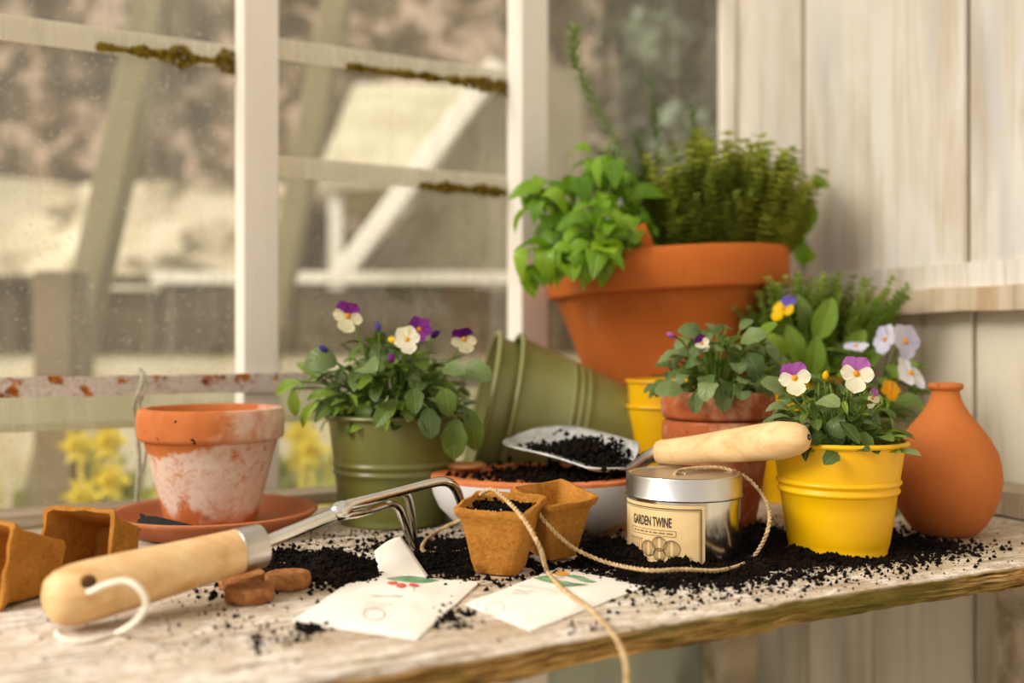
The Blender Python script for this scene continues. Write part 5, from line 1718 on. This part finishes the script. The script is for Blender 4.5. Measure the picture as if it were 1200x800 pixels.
def uv_of(corners, px, py):
    L_, B_, R_, F_ = [PZ(*c, .0012) for c in corners]
    t = PZ(px, py, .004)
    u = v = .5
    for _ in range(30):
        p = (L_ * (1 - u) + F_ * u) * (1 - v) + (B_ * (1 - u) + R_ * u) * v
        du = (F_ - L_) * (1 - v) + (R_ - B_) * v; dv = (B_ - L_) * (1 - u) + (R_ - F_) * u
        ex, ey = t.x - p.x, t.y - p.y
        det = du.x * dv.y - du.y * dv.x
        u += (ex * dv.y - ey * dv.x) / det; v += (du.x * ey - du.y * ex) / det
    return Vector((u, v))
def ell(cx, cy, rx, ry, n=20): return [(cx + rx * math.cos(2 * PI * k / n), cy + ry * math.sin(2 * PI * k / n)) for k in range(n)]

c1 = [(342, 727), (425, 670), (562, 682), (488, 748)]
e, S, shape, line, c = packet(c1, 'cream paper seed packet printed with a green leaf and red berries, top flap open', 3)
U = lambda x, y: uv_of(c1, x, y)
shape('leaf_print', [U(*p) for p in ((452, 677), (464, 674.5), (478, 672.5), (492, 673), (504, 675), (515, 677), (504, 680), (492, 682), (478, 683), (464, 680))], M_print_green)
for p in ((460, 684), (470, 688), (485, 687)):
    shape('berry_print', [U(p[0] + 6.2 * math.cos(a * PI / 6), p[1] + 2.8 * math.sin(a * PI / 6)) for a in range(12)], M_print_red)
m = MB()
def scribble(m, x0, x1, y, amp, w, slope=.05, n=30):
    line(m, [U(x0 + (x1 - x0) * i / n, y + slope * (x1 - x0) * i / n + amp * math.sin(i * 1.9)) for i in range(n + 1)], w)
scribble(m, 436, 472, 699, 1.1, .007, .08)
line(m, [U(485, 690), U(485, 697)], .008)
for k, (a, b, y) in enumerate(((428, 460, 707), (426, 452, 710.5), (424, 448, 714))):
    scribble(m, a, b, y, .25, .005, .04)
line(m, [U(438 + 12.5 * math.cos(a * PI / 14), 719.5 + 6 * math.sin(a * PI / 14)) for a in range(29)], .009)
m.obj('small_print', M_print_grey, e, True, None)['kind'] = 'stuff'
# opened flap sticking up behind
fa = [PZ(446, 678, .0015), PZ(503, 676, .0015), P(470, 628, .768), P(438, 646, .742)]
fm = MB(); nn = 10; vv = []
for j in range(nn + 1):
    for i in range(nn + 1):
        u, v = i / nn, j / nn
        p = (fa[0] * (1 - u) + fa[1] * u) * (1 - v) + (fa[3] * (1 - u) + fa[2] * u) * v
        p.z += .002 * math.sin(PI * u) * v
        vv.append(p - Vector((c.x, c.y, 0)))
fm.add(vv, [(j * (nn + 1) + i, j * (nn + 1) + i + 1, (j + 1) * (nn + 1) + i + 1, (j + 1) * (nn + 1) + i) for j in range(nn) for i in range(nn)])
fo = fm.obj('flap', M_paper, e, True, 60)
sd = fo.modifiers.new('thick', 'SOLIDIFY'); sd.thickness = .0004

c2 = [(545, 707), (655, 664), (757, 686), (622, 738)]
e, S, shape, line, c = packet(c2, 'cream paper seed packet printed with green leaves and an orange flower, twine crossing it', 4)
U = lambda x, y: uv_of(c2, x, y)
shape('leaf_print', [U(*p) for p in ((625, 676), (632, 673.5), (641, 674), (650, 679), (662, 684), (678, 685.5), (690, 685.6), (678, 687.5), (660, 688), (644, 684.5), (633, 680.5))], M_print_green)
shape('leaf_print', [U(*p) for p in ((662, 673.5), (672, 673), (683, 675.5), (693, 678.5), (700, 680.5), (692, 681.5), (680, 680.5), (670, 677))], M_print_green)
shape('flower_print', [U(658 + 9.5 * math.cos(a * PI / 7), 670.5 + 3.6 * math.sin(a * PI / 7)) for a in range(14)], M_print_orange)
m = MB()
scribble(m, 608, 652, 685, .7, .006, .24)
scribble(m, 602, 626, 690, .5, .008, .2); scribble(m, 601, 620, 693, .5, .008, .2)
line(m, [U(580 + 11 * math.cos(a * PI / 14), 709 + 5.6 * math.sin(a * PI / 14)) for a in range(29)], .007)
m.obj('small_print', M_print_grey, e, True, None)['kind'] = 'stuff'

# ------------------------------------------------------------------ spilled soil on the bench
foot = [(VP, .049), (TS, .03), (YP, .0375), (VA, .026), (SP, .066), (BC, .055), (TC, .0425), (GP, .025), (Y2, .034), (YS, .028), (HP, .06), (b1, .023), (b2, .022)]
def blocked(x, y, m=0.0):
    for c, r in foot:
        if (x - c.x) ** 2 + (y - c.y) ** 2 < (r - m) ** 2: return True
    return False
def soil_field(name, label, blobs, seed, ncr):
    blobs = [(PZ(px, py), rx, ry, h) for px, py, rx, ry, h in blobs]
    x0 = min(b.x - 2.2 * r for b, r, _, _ in blobs); x1 = max(b.x + 2.2 * r for b, r, _, _ in blobs)
    y0 = min(b.y - 2.2 * r for b, _, r, _ in blobs); y1 = max(b.y + 2.2 * r for b, _, r, _ in blobs)
    def H(x, y):
        h = 0
        for b, rx, ry, a in blobs:
            h = max(h, a * math.exp(-((x - b.x) / rx) ** 2 - ((y - b.y) / ry) ** 2))
        return h + .0030 * fbm((x, y, seed), 55, 4) + .0016 * fbm((x, y, seed + 5), 230, 3) - .0026
    st = .0019; nx = int((x1 - x0) / st); ny = int((y1 - y0) / st)
    hs = {}
    for j in range(ny + 1):
        for i in range(nx + 1):
            hs[i, j] = H(x0 + i * st, y0 + j * st)
    idx = {}; vv = []; ff = []
    def vid(i, j):
        if (i, j) not in idx:
            idx[i, j] = len(vv)
            x = x0 + i * st; y = y0 + j * st
            s, w = toSW(Vector((x, y, 0)))
            vv.append(Vector((x, y, max(hs[i, j], .0002))))
        return idx[i, j]
    for j in range(ny):
        for i in range(nx):
            q = [(i, j), (i + 1, j), (i + 1, j + 1), (i, j + 1)]
            if max(hs[k] for k in q) > .0004:
                x = x0 + i * st; y = y0 + j * st
                s, w = toSW(Vector((x, y, 0)))
                if w < .476 or blocked(x, y, .002): continue
                ff.append(tuple(vid(*k) for k in q))
    mb = MB().add(vv, ff)
    r5 = random.Random(seed)
    k = 0; tries = 0
    while k < ncr and tries < ncr * 12:
        tries += 1
        b, rx, ry, a = blobs[r5.randrange(len(blobs))]
        x = r5.gauss(b.x, rx * 1.05); y = r5.gauss(b.y, ry * 1.05)
        s, w = toSW(Vector((x, y, 0)))
        if w < .474 or w > .96 or blocked(x, y): continue
        r = .0005 + .0019 * r5.random() ** 2.6
        crumb(mb, Vector((x, y, max(0, H(x, y)) + r * .5)), r, r5); k += 1
    o = mb.obj(name, M_soil_bit, None, True, None)
    return tag(o, label, 'soil', kind='stuff')
soil_field('spilled_soil', 'heap of dark potting soil beside the peat pellets and seed packet', [(385, 668, .030, .026, .015), (345, 672, .03, .02, .008), (420, 680, .02, .018, .010), (330, 652, .03, .02, .005), (300, 660, .02, .02, .003)], 21, 2600)
soil_field('spilled_soil', 'dark potting soil under the cultivator prongs and filled peat pot', [(520, 660, .026, .03, .009), (545, 648, .03, .04, .007), (490, 640, .03, .03, .004), (560, 668, .03, .02, .008), (610, 655, .05, .03, .006)], 31, 3200)
soil_field('spilled_soil', 'band of dark potting soil banked round the tin', [(690, 640, .035, .025, .009), (745, 657, .028, .020, .014), (790, 672, .030, .016, .010), (720, 660, .03, .02, .009), (840, 672, .03, .02, .006), (770, 684, .03, .012, .003), (880, 660, .035, .03, .007), (880, 625, .03, .05, .008)], 41, 5600)
soil_field('spilled_soil', 'band of dark potting soil in front of the yellow pot and vase', [(935, 650, .026, .014, .008), (985, 658, .03, .014, .006), (1030, 650, .028, .014, .006), (1075, 640, .025, .014, .006), (1040, 632, .03, .03, .006), (900, 645, .03, .03, .008)], 51, 4200)
# single crumbs strewn over the boards
mb = MB(); r6 = random.Random(9)
def strew(px, py, sx, sy, n, rmax=.0026):
    for _ in range(n):
        p = PZ(r6.gauss(px, sx), max(585, r6.gauss(py, sy)))
        s, w = toSW(p)
        if w < .474 or w > .96 or s > .83 or blocked(p.x, p.y): continue
        r = .0004 + (rmax - .0004) * r6.random() ** 3
        crumb(mb, Vector((p.x, p.y, r * .5)), r, r6)
strew(245, 697, 10, 6, 45, .003); strew(335, 745, 25, 6, 70, .0024); strew(365, 738, 12, 3, 60, .003); strew(305, 755, 6, 4, 14, .003)
strew(530, 722, 16, 8, 150, .0026); strew(430, 630, 60, 14, 500, .0016); strew(600, 620, 300, 30, 900, .0012); strew(900, 680, 80, 12, 420, .002)
strew(780, 703, 60, 8, 130, .002); strew(1090, 645, 35, 8, 160, .003); strew(250, 740, 120, 30, 260, .0011); strew(200, 720, 60, 14, 60, .0014); strew(690, 735, 16, 6, 40, .0018); strew(1010, 672, 50, 6, 120, .0018); strew(290, 730, 40, 10, 50, .0018)
o = mb.obj('soil_crumbs', M_soil_bit, None, True, None)
tag(o, 'small crumbs of dark soil strewn over the bare boards', 'soil', kind='stuff')
